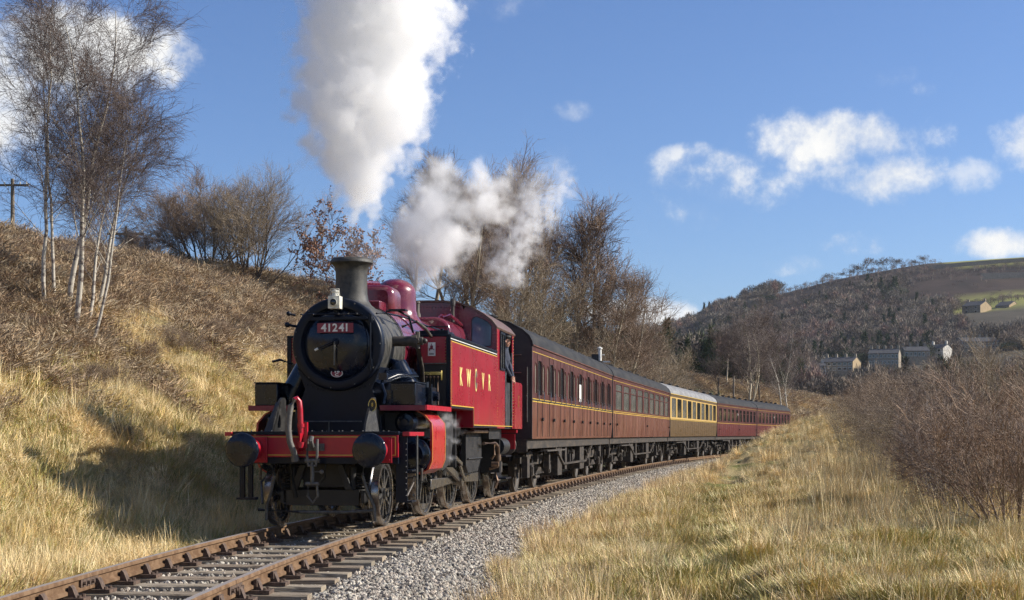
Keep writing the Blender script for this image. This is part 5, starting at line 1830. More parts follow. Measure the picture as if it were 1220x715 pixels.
# side tanks
for sx in (-1, 1):
    tk = MB()
    a0, a1 = sx * .78, sx * 1.30
    tk.prism([(3.45, 1.692), (5.46, 1.692), (5.46, 1.40), (8.0, 1.40), (8.0, 2.80), (3.45, 2.80)], 'yz', a0, a1)
    tko = tk.build('side_tank', 'crimson', L, bevel=.006)
    tt = MB()
    tt.box(*sorted((sx * .77, sx * 1.312)), 3.44, 8.0, 2.802, 2.835)
    tt.build('tank_top', 'black_paint', L, bevel=.004)
    cn = MB()
    cn.box(*sorted((sx * 1.24, sx * 1.306)), 3.425, 3.445, 1.70, 2.80).box(*sorted((sx * .78, sx * .83)), 3.425, 3.445, 1.70, 2.80)
    cn.build('corner_angle', 'black_paint', L)
    rr = MB()
    rr.rivet_line((sx * 1.225, 3.44, 1.72), (sx * 1.225, 3.44, 2.78), 22, .010)
    rr.rivet_line((sx * 1.30, 3.49, 1.74), (sx * 1.30, 3.49, 2.76), 22, .008)
    rr.build('tank_rivets', 'brass', L, kind='stuff')
    rr = MB()
    for (y_, z0, z1, n__) in ((7.72, 1.46, 2.74, 26), (6.0, 1.45, 2.0, 9), (5.1, 1.75, 2.2, 8), (4.3, 2.4, 2.7, 4), (6.9, 2.5, 2.75, 3)):
        rr.rivet_line((sx * 1.30, y_, z0), (sx * 1.30, y_, z1), n__, .011)
    rr.rivet_line((sx * 1.30, 3.6, 2.26), (sx * 1.30, 7.7, 2.22), 40, .009)
    rr.build('side_rivets', 'crimson', L, kind='stuff')
    li = MB()
    f0, f1 = sorted((sx * 1.301, sx * 1.3045))
    e = .012
    li.box(f0, f1, 3.53, 7.98, 2.725, 2.725 + e * 1.2)
    li.box(f0, f1, 3.53, 3.53 + e, 1.745, 2.725)
    li.box(f0, f1, 3.53, 5.52, 1.73, 1.745)
    li.box(f0, f1, 5.508, 5.52, 1.45, 1.73)
    li.box(f0, f1, 5.52, 9.9, 1.437, 1.45)
    li.build('tank_lining', 'lining_yellow', L)
    lb_ = MB()
    f0, f1 = sorted((sx * 1.301, sx * 1.3035))
    lb_.box(f0, f1, 3.46, 7.98, 2.745, 2.80).box(f0, f1, 3.46, 5.46, 1.694, 1.726).box(f0, f1, 5.465, 5.504, 1.41, 1.70).box(f0, f1, 5.504, 8.0, 1.402, 1.433)
    lb_.build('tank_border', 'black_paint', L)
    wl = MB().box(*sorted((sx * 1.301, sx * 1.304)), 3.46, 7.98, 2.766, 2.778)
    wl.build('tank_edge_lining', 'white_paint', L)
    # recess in the tank front with shelf, brass rail and notice
    MB().box(*sorted((sx * .84, sx * 1.235)), 3.428, 3.448, 1.72, 2.37).build('tank_front_panel', 'under_black', L)
    MB().box(*sorted((sx * .83, sx * 1.24)), 3.40, 3.445, 2.375, 2.39).build('tank_shelf', 'grey_iron', L)
MB().box(.86, 1.17, 3.36, 3.42, 2.20, 2.25).cyl((1.17, 3.38, 2.12), (1.17, 3.38, 2.27), .016, n=8).build('brass_rail', 'brass', L, bevel=.01)
np_ = MB().box(.95, 1.065, 3.432, 3.446, 2.50, 2.71).build('notice_plate', 'white_paint', L)
MB().box(.985, 1.03, 3.428, 3.431, 2.60, 2.66).box(.965, .985, 3.428, 3.431, 2.58, 2.62).box(1.0, 1.01, 3.428, 3.431, 2.66, 2.69).box(1.035, 1.05, 3.428, 3.431, 2.59, 2.61).build('notice_symbol', 'plate_red', np_)
MB().box(.97, 1.045, 3.428, 3.431, 2.52, 2.527).box(.97, 1.045, 3.428, 3.431, 2.535, 2.542).build('notice_line', 'black_paint', np_)
hp = MB()
for k in range(5):
    hp.tube([(.88 + .06 * k, 3.38, 2.18), (.88 + .06 * k, 3.36, 2.05 - .02 * k), (.90 + .06 * k, 3.30, 1.74)], .012, 6)
    hp.ball((.88 + .06 * k, 3.37, 2.17), .022, 5)
hp.build('tank_pipe', 'copper_pipe', L)
MB().lathe([(.20, 0), (.20, .05), (.17, .08), (.03, .09), (.03, .14), (.001, .14)], (1.02, 4.2, 2.835), (0, 0, 1), 18).lathe([(.20, 0), (.20, .05), (.17, .08), (.001, .09)], (-1.02, 4.2, 2.835), (0, 0, 1), 18).build('tank_filler', 'black_paint', L)
MB().box(.80, 1.25, 3.50, 3.62, 2.836, 2.90).tube([(.84, 3.8, 2.84), (.84, 3.8, 2.98), (1.2, 3.8, 2.98), (1.2, 3.8, 2.84)], .012, 6).build('tank_grab', 'black_paint', L)

# lettering on the tank side
for (c_, s_) in (('K', 4.33), ('W', 5.02), ('V', 6.44), ('R', 7.12)):
    text_obj(c_, .40, 'letter_gold', L, (1.3035, s_, 2.20), (0, 1, 0), (0, 0, 1), name='tank_letter', depth=.004, weight=.010, sx=.88)
crest = MB().lathe([(.13, 0), (.13, .004), (.001, .005)], (0, 0, 0), (1, 0, 0), 28)
co = crest.build('crest', 'letter_gold', L, (1.302, 5.73, 2.21))
co.scale = (1, .80, 1.5)
MB().lathe([(.105, .006), (.001, .0065)], (0, 0, 0), (1, 0, 0), 28).build('crest_field', 'grey_iron', co)
MB().lathe([(.05, .008), (.001, .0085)], (0, 0, 0), (1, 0, 0), 8).prism([(-.10, -.03), (-.10, .03), (.10, .03), (.10, -.03)], 'yz', .0075, .0085).build('crest_shield', 'plate_red', co)

# cab
for sx in (-1, 1):
    cs = MB()
    xs = sorted((sx * 1.285, sx * 1.30))
    cs.prism([(8.0, 1.40), (8.98, 1.40), (8.98, 2.44), (8.93, 2.52), (8.30, 2.52), (8.30, 3.30), (8.0, 3.30)], 'yz', *xs)
    cs.prism([(9.92, 1.40), (10.10, 1.40), (10.10, 3.30), (9.92, 3.30)], 'yz', *xs)
    cs.prism([(10.1, 1.40), (11.2, 1.40), (11.2, 2.30), (11.05, 2.34), (10.22, 2.34), (10.1, 2.46)], 'yz', *sorted((sx * 1.30, sx * 1.318)))
    cs.build('cab_side', 'crimson', L)
    rr = MB().rivet_line((sx * 1.304, 10.06, 1.45), (sx * 1.304, 10.06, 3.25), 30, .009).rivet_line((sx * 1.304, 8.05, 1.45), (sx * 1.304, 8.05, 3.25), 30, .007)
    rr.build('cab_rivets', 'lining_yellow', L, kind='stuff')
    wsn = MB()
    wsn.box(*sorted((sx * 1.295, sx * 1.325)), 8.30, 8.34, 2.50, 3.22).box(*sorted((sx * 1.295, sx * 1.325)), 8.84, 8.88, 2.50, 3.22).box(*sorted((sx * 1.295, sx * 1.325)), 8.34, 8.84, 3.18, 3.22).box(*sorted((sx * 1.295, sx * 1.325)), 8.34, 8.84, 2.50, 2.54).box(*sorted((sx * 1.297, sx * 1.323)), 8.58, 8.60, 2.54, 3.18)
    wo_ = wsn.build('side_window', 'black_paint', L)
    MB().box(*sorted((sx * 1.305, sx * 1.312)), 8.34, 8.84, 2.54, 3.18).build('pane', 'glass_dark', wo_)
    dd = MB().cyl((sx * 1.30, 9.04, 1.45), (sx * 1.30, 9.04, 2.5), .014, n=8).cyl((sx * 1.30, 9.86, 1.45), (sx * 1.30, 9.86, 2.9), .014, n=8)
    dd.build('cab_handrail', 'steel', L)
    MB().box(*sorted((sx * 1.10, sx * 1.27)), 9.10, 9.84, 1.42, 2.30).build('cab_door', 'coach_black', L)
    MB().box(*sorted((sx * 1.06, sx * 1.30)), 9.1, 9.8, .42, .45).box(*sorted((sx * 1.08, sx * 1.10)), 9.1, 9.8, .42, 1.38).box(*sorted((sx * 1.06, sx * 1.30)), 9.1, 9.8, .85, .88).build('cab_step', 'black_paint', L)
plt = MB().lathe([(.085, 0), (.085, .008), (.001, .009)], (0, 0, 0), (1, 0, 0), 18).build('power_plate', 'brass', L, (1.319, 10.66, 1.96))
plt.scale = (1, .8, 1.5)
MB().lathe([(.06, .010), (.001, .011)], (0, 0, 0), (1, 0, 0), 18).build('plate_field', 'cylinder_red', plt)
roof = [(-1.32, 3.28), (-1.22, 3.41), (-1.06, 3.53), (-.84, 3.66), (-.6, 3.745), (-.3, 3.785), (0, 3.79), (.3, 3.785), (.6, 3.745), (.84, 3.66), (1.06, 3.53), (1.22, 3.41), (1.32, 3.28)]
MB().prism(roof + [(x_ * .985, z_ - .03) for x_, z_ in roof[::-1]], 'xz', 7.93, 10.25).build('cab_roof', 'roof_dirty', L)
MB().box(-.45, .45, 8.6, 9.3, 3.785, 3.83).build('roof_ventilator', 'roof_dirty', L, bevel=.01)
# spectacle plate, with window openings left and right
inner_r = [(1.19, 2.93), (1.20, 3.10), (1.20, 3.30), (1.13, 3.38), (1.03, 3.44), (.92, 3.48), (.86, 3.47), (.82, 3.42), (.82, 3.25), (.82, 3.10), (.83, 2.93), (1.0, 2.91)]
outer_r = [(1.298, 2.84), (1.298, 3.08), (1.298, 3.28), (1.215, 3.385), (1.06, 3.505), (.84, 3.635), (.72, 3.68), (.66, 3.60), (.66, 3.25), (.66, 3.06), (.66, 2.84), (1.0, 2.84)]
sp = MB()
for sx in (-1, 1):
    V = [(sx * u, yv, w) for yv in (8.0, 8.02) for lp_ in (outer_r, inner_r) for (u, w) in lp_]
    F = []
    for i in range(12):
        j = (i + 1) % 12
        F += [(i, j, 12 + j, 12 + i), (24 + i, 36 + i, 36 + j, 24 + j), (12 + i, 12 + j, 36 + j, 36 + i), (i, 24 + i, 24 + j, j)]
    sp.add(V, F)
sp.prism([(-.66, 2.84), (-.66, 3.66), (-.6, 3.715), (-.3, 3.755), (0, 3.76), (.3, 3.755), (.6, 3.715), (.66, 3.66), (.66, 2.84)], 'xz', 8.0, 8.02)
sp.build('spectacle_plate', 'maroon', L)
MB().rivet_line((-.6, 7.995, 3.66), (.6, 7.995, 3.66), 22, .010).build('spectacle_rivets', 'under_black', L, kind='stuff')
for sx in (-1, 1):
    wi = MB()
    V = [(sx * u * 1.0, yv, w) for yv in (7.985, 8.0) for k_ in (1.0, .965) for (u, w) in [(1.02 + (a - 1.02) * k_, 3.2 + (c_ - 3.2) * k_) for a, c_ in inner_r]]
    F = []
    for i in range(12):
        j = (i + 1) % 12
        F += [(i, j, 12 + j, 12 + i), (24 + i, 36 + i, 36 + j, 24 + j), (12 + i, 12 + j, 36 + j, 36 + i), (i, 24 + i, 24 + j, j)]
    wi.add(V, F)
    w_ = wi.build('front_window', 'black_paint', L)
    MB().prism([(sx * a, c_) for a, c_ in inner_r], 'xz', 8.008, 8.014).build('pane', 'glass_sky_reflection', w_)
cf = MB()
cf.box(-1.27, 1.27, 8.0, 10.1, 1.40, 1.44).box(-1.28, 1.28, 10.08, 10.10, 1.44, 3.28).prism([(-.9, 3.28), (-.6, 3.70), (0, 3.76), (.6, 3.70), (.9, 3.28)], 'xz', 10.08, 10.10).box(-.7, .7, 8.02, 8.4, 1.44, 2.9)
cf.build('cab_interior', 'coach_black', L)
MB().box(-1.30, 1.30, 10.1, 11.2, 1.40, 2.28).build('bunker', 'crimson', L)
MB().prism([(-.95, 2.281), (-.95, 2.9), (-.80, 3.05), (.80, 3.05), (.95, 2.9), (.95, 2.281)], 'xz', 10.12, 11.2).build('bunker_top', 'crimson', L)
MB().box(-1.15, 1.15, 11.30, 11.34, .98, 1.30).box(-1.2, 1.2, 11.2, 11.34, 1.32, 1.38).build('rear_beam', 'buffer_red', L)
for sx in (-1, 1):
    MB().lathe([(.001, .48), (.225, .46), (.23, .44), (.08, .42), (.08, .25), (.13, .2), (.14, 0)], (sx * .87, 11.34, 1.06), (0, 1, 0), 24).build('rear_buffer', 'black_paint', L)

# pipework under the cab, ashpan, injectors, brake gear
ij = MB()
ij.tube([(1.12, 5.7, 1.32), (1.16, 6.2, 1.34), (1.16, 8.9, 1.34)], .035, 8)
ij.tube([(1.15, 7.4, 1.12), (1.18, 8.5, 1.12), (1.18, 8.85, 1.06), (1.18, 8.95, .85), (1.15, 8.95, .66), (1.0, 8.95, .62)], .032, 8)
ij.tube([(1.18, 8.45, 1.12), (1.18, 8.46, .9), (1.12, 8.46, .82)], .024, 8).cyl((1.1, 8.6, .72), (1.24, 8.6, .72), .05, n=10).cyl((1.18, 8.9, .78), (1.18, 8.9, .90), .055, n=10)
ij.tube([(1.1, 9.0, .62), (1.15, 9.02, .4), (1.1, 9.0, .25)], .03, 8)
ij.build('injector_pipe', 'copper_pipe', L)
ap = MB()
ap.prism([(6.1, 1.36), (6.1, .75), (6.3, .62), (7.3, .62), (7.7, .9), (7.7, 1.36)], 'yz', .98, 1.06).cyl((1.08, 6.2, .86), (1.08, 7.6, .86), .015, n=8)
ap.cyl((1.02, 9.6, 1.05), (1.02, 10.4, 1.05), .17, n=18).box(.95, 1.2, 7.7, 9.0, 1.20, 1.395).box(.6, 1.2, 8.95, 9.0, .55, 1.395)
ap.build('ashpan', 'under_black', L)
bg_ = MB()
for yy in (D1 + .95, D2 + .95, D3 + .95):
    for sx in (-1, 1):
        bg_.bar((sx * .76, yy - .08, 1.15), (sx * .76, yy - .02, .38), .04, .07).box(*sorted((sx * .70, sx * .82)), yy - .20, yy - .08, .42, .86)
bg_.box(-.1, .1, 3.2, 9.2, .30, .35).cyl((-.8, D1 + .93, .34), (.8, D1 + .93, .34), .03, n=8).cyl((-.8, D2 + .93, .34), (.8, D2 + .93, .34), .03, n=8)
bg_.build('brake_gear', 'grime', L)
sf = MB()   # trailing truck
for sx in (-1, 1):
    sf.box(*sorted((sx * .84, sx * .90)), TR - .75, TR + .75, .50, .72).box(*sorted((sx * .84, sx * .96)), TR - .14, TR + .14, .34, .62)
sf.build('trailing_truck', 'grime', L, bevel=.01)

# ------------------------------------------------------------------ driver leaning out of the cab
drv = thing('person', 'driver in dark overalls and cap leaning out of the locomotive cab', 'person')


def loco_pt(x, y, z):
    c, s_ = math.cos(ALPHA), math.sin(ALPHA)
    return (OX + x * c + y * s_, OY - x * s_ + y * c, z)


drv.location = loco_pt(1.10, 9.45, 1.44)
drv.rotation_euler = (0, 0, -ALPHA)


def skin_body(name, verts, edges, radii, mat, parent, sub=2):
    me = bpy.data.meshes.new(name)
    me.from_pydata(verts, edges, [])
    me.materials.append(MATS[mat])
    o = bpy.data.objects.new(name, me)
    link(o, parent)
    o.modifiers.new('skin', 'SKIN')
    for i, r_ in enumerate(radii):
        me.skin_vertices[0].data[i].radius = (r_, r_) if not isinstance(r_, tuple) else r_
    me.skin_vertices[0].data[0].use_root = True
    sb_ = o.modifiers.new('subdivision', 'SUBSURF')
    sb_.levels = sb_.render_levels = sub
    return o


# torso, head and arms in one surface
V = [(0, .02, .92), (.03, 0, 1.12), (.08, -.03, 1.32), (.11, -.05, 1.44), (.14, -.07, 1.53), (.16, -.09, 1.62), (.165, -.10, 1.70),
     (.10, -.22, 1.38), (.17, -.28, 1.16), (.24, -.18, 1.02), (.27, -.12, .97),
     (.10, .12, 1.38), (.20, .16, 1.18), (.26, .06, 1.02), (.28, .02, .96),
     (-.02, -.10, .80), (-.03, -.12, .42), (-.03, -.12, .03), (.05, -.12, .02), (-.02, .12, .80), (-.03, .13, .42), (-.03, .13, .03), (.05, .13, .02)]
E_ = [(0, 1), (1, 2), (2, 3), (3, 4), (4, 5), (5, 6), (3, 7), (7, 8), (8, 9), (9, 10), (3, 11), (11, 12), (12, 13), (13, 14), (0, 15), (15, 16), (16, 17), (17, 18), (0, 19), (19, 20), (20, 21), (21, 22)]
Rr_ = [.14, .145, .16, .12, .055, .095, .085, .07, .052, .038, .034, .07, .052, .038, .034, .09, .07, .05, .045, .09, .07, .05, .045]
skin_body('body', V, E_, Rr_, 'overall_cloth', drv)
hd = MB()
hd.lathe([(.001, -.115), (.045, -.105), (.066, -.07), (.078, -.02), (.083, .03), (.078, .075), (.055, .105), (.001, .118)], (.168, -.105, 1.66), (0, 0, 1), 16, caps=False)
hd.prism([(.225, 1.655), (.262, 1.625), (.225, 1.615)], 'xz', -.135, -.11)
for ey in (-.15, -.07):
    hd.ball((.235, ey, 1.672), .010, 5)
hd.box(.222, .238, -.15, -.095, 1.590, 1.598)
for ey in (-.188, -.028):
    hd.ball((.165, ey, 1.65), .022, 5)
hd.build('head', 'skin', drv)
cp = MB()
cp.lathe([(.088, 0), (.092, .025), (.105, .04), (.10, .07), (.001, .085)], (.162, -.105, 1.70), (0, 0, 1), 18).prism([(.22, 1.705), (.31, 1.69), (.31, 1.698), (.22, 1.718)], 'xz', -.165, -.045)
cp.build('cap', 'cap_cloth', drv)
for (hx, hy, hz, q) in ((.275, -.11, .96, 1), (.285, .02, .95, -1)):
    hn = MB()
    hn.obox((hx + .01, hy, hz - .02), (.018, 0, -.006), (0, .036, 0), (.004, 0, .045))
    for k, (ln_, off) in enumerate(((.062, -.027), (.070, -.009), (.066, .009), (.052, .027))):
        hn.tube([(hx + .02, hy + off, hz - .055), (hx + .042, hy + off, hz - .055 - ln_ * .45), (hx + .030, hy + off * 1.05, hz - .055 - ln_ * .9)], .0085, 6, taper=.0065)
    hn.tube([(hx + .01, hy + .035 * q, hz - .01), (hx + .03, hy + .055 * q, hz - .03), (hx + .045, hy + .048 * q, hz - .055)], .0095, 6, taper=.007)
    hn.build('hand', 'skin', drv)
# ------------------------------------------------------------------ five carriages
COACH_S = [(11.95, 28.25), (28.55, 48.4), (48.75, 69.5), (69.85, 88.1), (88.45, 103.9)]


def bogie_meshes():
    out = {}
    fr = MB()
    for sx in (-1, 1):
        a, b_ = sorted((sx * .98, sx * 1.04))
        fr.prism([(-1.55, .70), (-1.55, .86), (-.9, .92), (-.5, .80), (.5, .80), (.9, .92), (1.55, .86), (1.55, .70), (.9, .74), (.55, .60), (-.55, .60), (-.9, .74)], 'yz', a, b_)
    fr.box(-1.0, 1.0, -.25, .25, .62, .84).box(-1.0, 1.0, -1.55, -1.48, .68, .82).box(-1.0, 1.0, 1.48, 1.55, .68, .82)
    out['bogie_frame'] = (fr.mesh('bogie_frame', MM('under_brown')), 'grime')
    sp = MB()
    for sx in (-1, 1):
        for k in range(5):
            w = .62 - .1 * k
            sp.box(*sorted((sx * 1.0, sx * 1.10)), -w, w, .38 + .03 * k, .405 + .03 * k)
        for wy in (-1.3, 1.3):
            for k in range(5):
                w = .48 - .08 * k
                sp.box(*sorted((sx * 1.0, sx * 1.10)), wy - w, wy + w, .62 - .028 * k, .642 - .028 * k)
            for q in (-.42, .42):
                sp.cyl((sx * 1.05, wy + q, .50), (sx * 1.05, wy + q, .78), .035, n=8)
    out['spring'] = (sp.mesh('spring', MM('under_brown')), 'grime')
    ab = MB()
    for sx in (-1, 1):
        for wy in (-1.3, 1.3):
            ab.box(*sorted((sx * .92, sx * 1.14)), wy - .13, wy + .13, .36, .60).box(*sorted((sx * 1.14, sx * 1.16)), wy - .09, wy + .09, .38, .56)
    out['axle_box'] = (ab.mesh('axle_box', MM('under_brown')), 'grime')
    wh = MB()
    for sx in (-1, 1):
        wh.lathe([(.001, .02), (.13, .03), (.15, .0), (.36, -.015), (.40, .02), (.455, .025), (.457, -.04), (.485, -.055), (.48, -.075), (.40, -.08), (.001, -.05)], (sx * .74, 0, .457), (sx, 0, 0), 32)
    wh.cyl((-.74, 0, .457), (.74, 0, .457), .08, n=10)
    out['wheelset'] = (wh.mesh('wheelset', MM('under_brown')), 'oily_steel')
    bk_ = MB()
    for sx in (-1, 1):
        for wy in (-1.3, 1.3):
            for q in (-1, 1):
                bk_.box(*sorted((sx * .68, sx * .80)), wy + q * .50, wy + q * .57, .30, .70).bar((sx * .82, wy + q * .56, .34), (sx * .82, wy + q * .60, .84), .05, .04)
        bk_.cyl((sx * 1.02, -.30, .30), (sx * 1.02, .30, .30), .04, n=8)
    out['brake_block'] = (bk_.mesh('brake_block', MM('under_brown')), 'grime')
    return out


BM = bogie_meshes()


def bogie(parent, y):
    o = link(bpy.data.objects.new('bogie', BM['bogie_frame'][0]), parent, (0, y, 0))
    for nm in ('spring', 'axle_box', 'brake_block'):
        link(bpy.data.objects.new(nm, BM[nm][0]), o)
    for wy in (-1.3, 1.3):
        link(bpy.data.objects.new('wheelset', BM['wheelset'][0]), o, (0, wy, 0))


HW = 1.39          # half width
Z0, ZW, ZT, ZC = 1.19, 2.03, 2.92, 3.20     # floor edge, waist, window top, cantrail
ROOFP = [(-1.41, 3.18), (-1.40, 3.27), (-1.33, 3.40), (-1.18, 3.53), (-.9, 3.68), (-.5, 3.79), (0, 3.83), (.5, 3.79), (.9, 3.68), (1.18, 3.53), (1.33, 3.40), (1.40, 3.27), (1.41, 3.18)]


def shaped_pane(w0, w1, z0, z1, x, r=.06, n=4, th=.006):
    pts = []
    for (cy_, cz_, a0) in ((w1 - r, z1 - r, 0), (w0 + r, z1 - r, 90), (w0 + r, z0 + r, 180), (w1 - r, z0 + r, 270)):
        for k in range(n):
            a = rad(a0 + 90 * k / (n - 1))
            pts.append((cy_ + r * math.cos(a), cz_ + r * math.sin(a)))
    return pts


def wall_with_holes(mb, y0, y1, z0, z1, holes, x, sgn, th=.03, m=0):
    """flat side wall split in columns: solid where no window, bands above and below each window"""
    cur = y0
    xa, xb = sorted((x, x - sgn * th))
    for (a, b_, c, d) in sorted(holes):
        if a > cur:
            mb.box(xa, xb, cur, a, z0, z1, m)
        mb.box(xa, xb, a, b_, z0, c, m)
        mb.box(xa, xb, a, b_, d, z1, m)
        cur = b_
    if cur < y1:
        mb.box(xa, xb, cur, y1, z0, z1, m)


def coach(i, s0, s1, label, style):
    x0, y0, _ = track(s0)
    x1, y1, _ = track(s1)
    ang = math.atan2(float(x1 - x0), float(y1 - y0))
    Lc = math.hypot(float(x1 - x0), float(y1 - y0))
    c = thing('railway_carriage', label, 'carriage', (float(x0), float(y0), 0), -ang, 'carriages of the train')
    near = HW
    # windows: (y0, y1, z0, z1, kind)
    wins = []
    doors = []
    if style == 'compartment':
        nb = 9
        p = (Lc - .3) / nb
        for k in range(nb):
            m_ = .15 + p * (k + .5)
            wins += [(m_ - .30, m_ + .30, 2.12, ZT, 'dark'), (m_ - .72, m_ - .40, 2.16, 2.86, 'pale_pane'), (m_ + .40, m_ + .72, 2.16, 2.86, 'pale_pane')]  # quarterlights get paler glass, a reflection painted as colour
            doors.append((m_ - .34, m_ + .34))
    elif style == 'pullman':
        nb = 10
        p = (Lc - .5) / nb
        for k in range(nb):
            m_ = .25 + p * (k + .5)
            wins += [(m_ - p * .5 + .17, m_ + p * .5 - .17, 2.08, 3.02, 'dark' if k % 2 else 'pale_pane2')]  # every second window has paler grey glass
    elif style == 'open':
        nb = 9
        p = (Lc - .8) / nb
        for k in range(nb):
            m_ = .4 + p * (k + .5)
            wins += [(m_ - p * .5 + .22, m_ + p * .5 - .22, 2.10, 2.98, 'pale_pane')]  # wide windows with paler grey glass
        doors = [(.35, .95), (Lc / 2 - .3, Lc / 2 + .3), (Lc - .95, Lc - .35)]
    else:
        nb = 10
        p = (Lc - .8) / nb
        for k in range(nb):
            m_ = .4 + p * (k + .5)
            wins += [(m_ - p * .5 + .34, m_ + p * .5 - .34, 2.12, 2.92, 'dark')]
        doors = [(.35, .95), (Lc / 2 - .3, Lc / 2 + .3), (Lc - .95, Lc - .35)]
    low, up = {'compartment': ('coach_lower', 'coach_maroon'), 'open': ('coach_lower', 'coach_maroon'), 'pullman': ('coach_brown', 'coach_cream'), 'late': ('coach_crimson', 'coach_maroon')}[style]
    holes = [(a, b_, c_, d) for (a, b_, c_, d, _) in wins]
    for sg in (1, -1):
        top = MB()
        wall_with_holes(top, 0.02, Lc - .02, ZW, ZC, holes, sg * HW, sg)
        top.build('upper_side', up, c, smooth=False)
    if style == 'pullman':
        MB().box(HW + .001, HW + .006, .03, Lc - .03, 3.07, 3.17).build('letter_board', 'coach_brown', c)
    lo_ = MB()
    # lower panels: slightly tucked in at the bottom
    for sg in (1, -1):
        lo_.prism([(sg * HW, ZW - .002), (sg * HW, 1.55), (sg * (HW - .035), Z0), (sg * (HW - .075), Z0), (sg * (HW - .04), 1.55), (sg * (HW - .04), ZW - .002)], 'xz', .02, Lc - .02)
    lo_.build('lower_side', low, c, angle=60)
    # roof
    MB().prism(ROOFP + [(a * .97, z_ - .03) for a, z_ in ROOFP[::-1]], 'xz', -.03, Lc + .03).build('roof', 'coach_roof_pale' if style == 'pullman' else 'coach_roof', c)
    gu = MB().box(HW + .012, HW + .03, 0, Lc, 3.175, 3.20).box(-HW - .03, -HW - .012, 0, Lc, 3.175, 3.20)
    gu.build('gutter', 'lining_yellow' if style == 'pullman' else 'coach_lower', c)
    rbs = MB()
    for k in range(1, 7):
        yy = Lc * k / 7
        rbs.strip([(a, z_ + .008) for a, z_ in ROOFP[1:-1]], 'xz', yy - .02, yy + .02)
    rbs.build('roof_rib', 'coach_roof_pale' if style == 'pullman' else 'coach_roof', c)
    nv = 9 if style == 'compartment' else 7
    vt0 = None
    for k in range(nv):
        yy = Lc * (k + .5) / nv
        if vt0 is None:
            v_ = MB()
            v_.lathe([(.10, 0), (.09, .05), (.13, .07), (.12, .10), (.001, .12)], (0, 0, 0), (0, 0, 1), 12)
            vt0 = v_.build('roof_vent', 'coach_roof', c, (.35, yy, 3.80))
        else:
            link(bpy.data.objects.new('roof_vent', vt0.data), c, (.35, yy, 3.80))
    # ends
    en = MB()
    ep = [(-HW, Z0), (-HW, 3.18)] + [(a * .985, z_ - .015) for a, z_ in ROOFP[1:-1]] + [(HW, 3.18), (HW, Z0)]
    en.prism(ep, 'xz', -.02, .018)
    en.build('end_wall', 'coach_black', c)
    MB().prism(ep, 'xz', Lc - .018, Lc + .02).build('end_wall', 'coach_black', c)
    ef = MB()
    ef.cyl((HW - .10, -.06, 1.55), (HW - .10, -.06, 2.72), .014, n=8).cyl((.70, -.06, 1.3), (.70, -.06, 3.1), .012, n=6)
    for k in range(5):
        ef.box(.92, 1.16, -.09, -.02, 1.45 + .38 * k, 1.47 + .38 * k)
    ef.build('end_handrail', 'steel' if i == 0 else 'grime', c)
    if style != 'compartment':
        MB().box(-.42, .42, -.16, .0, 1.25, 3.25).box(-.42, .42, Lc, Lc + .16, 1.25, 3.25).build('gangway', 'coach_black', c, bevel=.02)
    # lining and waist
    wl = MB()
    for sg in (1, -1):
        a, b_ = sorted((sg * (HW + .001), sg * (HW + .005)))
        wl.box(a, b_, .03, Lc - .03, ZW - .045, ZW - .025)
        if style in ('compartment', 'open'):
            wl.box(a, b_, .03, Lc - .03, ZW + .012, ZW + .028)
    wl.build('waist_lining', 'lining_yellow', c)
    if style in ('compartment',):
        bl_ = MB()
        for sg in (1, -1):
            a, b_ = sorted((sg * (HW + .001), sg * (HW + .003)))
            bl_.box(a, b_, .03, Lc - .03, ZW - .02, ZW + .008)
        bl_.build('waist_band', 'coach_black', c)
    ol = MB()
    for sg in (1, -1):
        a, b_ = sorted((sg * (HW + .001), sg * (HW + .005)))
        ol.box(a, b_, .03, Lc - .03, 3.05, 3.062)
    ol.build('cantrail_lining', 'lining_yellow' if style != 'pullman' else 'coach_brown', c)
    # window panes with raised frames
    cache = {}
    for k, (a, b_, c_, d, kind) in enumerate(wins):
        key = (round(b_ - a, 3), round(c_, 3), round(d, 3), kind)
        w_, ymid = (b_ - a) / 2, (a + b_) / 2
        if key not in cache:
            g = MB()
            g.box(HW - .024, HW - .018, -w_, w_, c_, d)
            gm = g.mesh('window_pane', MM({'dark': 'glass_dark', 'pale_pane': 'glass_brown_reflection' if style == 'compartment' else 'glass_grey', 'pale_pane2': 'glass_grey'}[kind]), False)
            fm = MB()
            t = .022
            x_a, x_b = HW - .016, HW + .006
            fm.box(x_a, x_b, -w_, -w_ + t, c_, d).box(x_a, x_b, w_ - t, w_, c_, d).box(x_a, x_b, -w_ + t, w_ - t, c_, c_ + t).box(x_a, x_b, -w_ + t, w_ - t, d - t, d)
            for (yy, zz, q) in ((-w_ + t, d - t, 1), (w_ - t, d - t, -1)):
                fm.prism([(yy, zz), (yy + q * .07, zz), (yy, zz - .09)], 'yz', x_a, x_b)
            if style == 'open' or style == 'late':
                fm.box(x_a, x_b, -w_ + t, w_ - t, d - .26, d - .235)
            fr_ = fm.mesh('window_frame', MM('grime' if style == 'x' else up), False)
            cache[key] = (gm, fr_)
        gm, fr_ = cache[key]
        for sg in ((1, -1) if False else (1,)):
            wo_ = link(bpy.data.objects.new('window', gm), c, (0, ymid, 0))
            link(bpy.data.objects.new('window_frame', fr_), wo_)
    # far side glazing in one sheet behind the openings
    MB().box(-HW + .018, -HW + .024, .1, Lc - .1, 2.05, 3.05).build('far_window', 'glass_dark', c)
    MB().box(-.9, .9, .3, Lc - .3, 1.25, 2.0).build('seating', 'seat_trim', c)
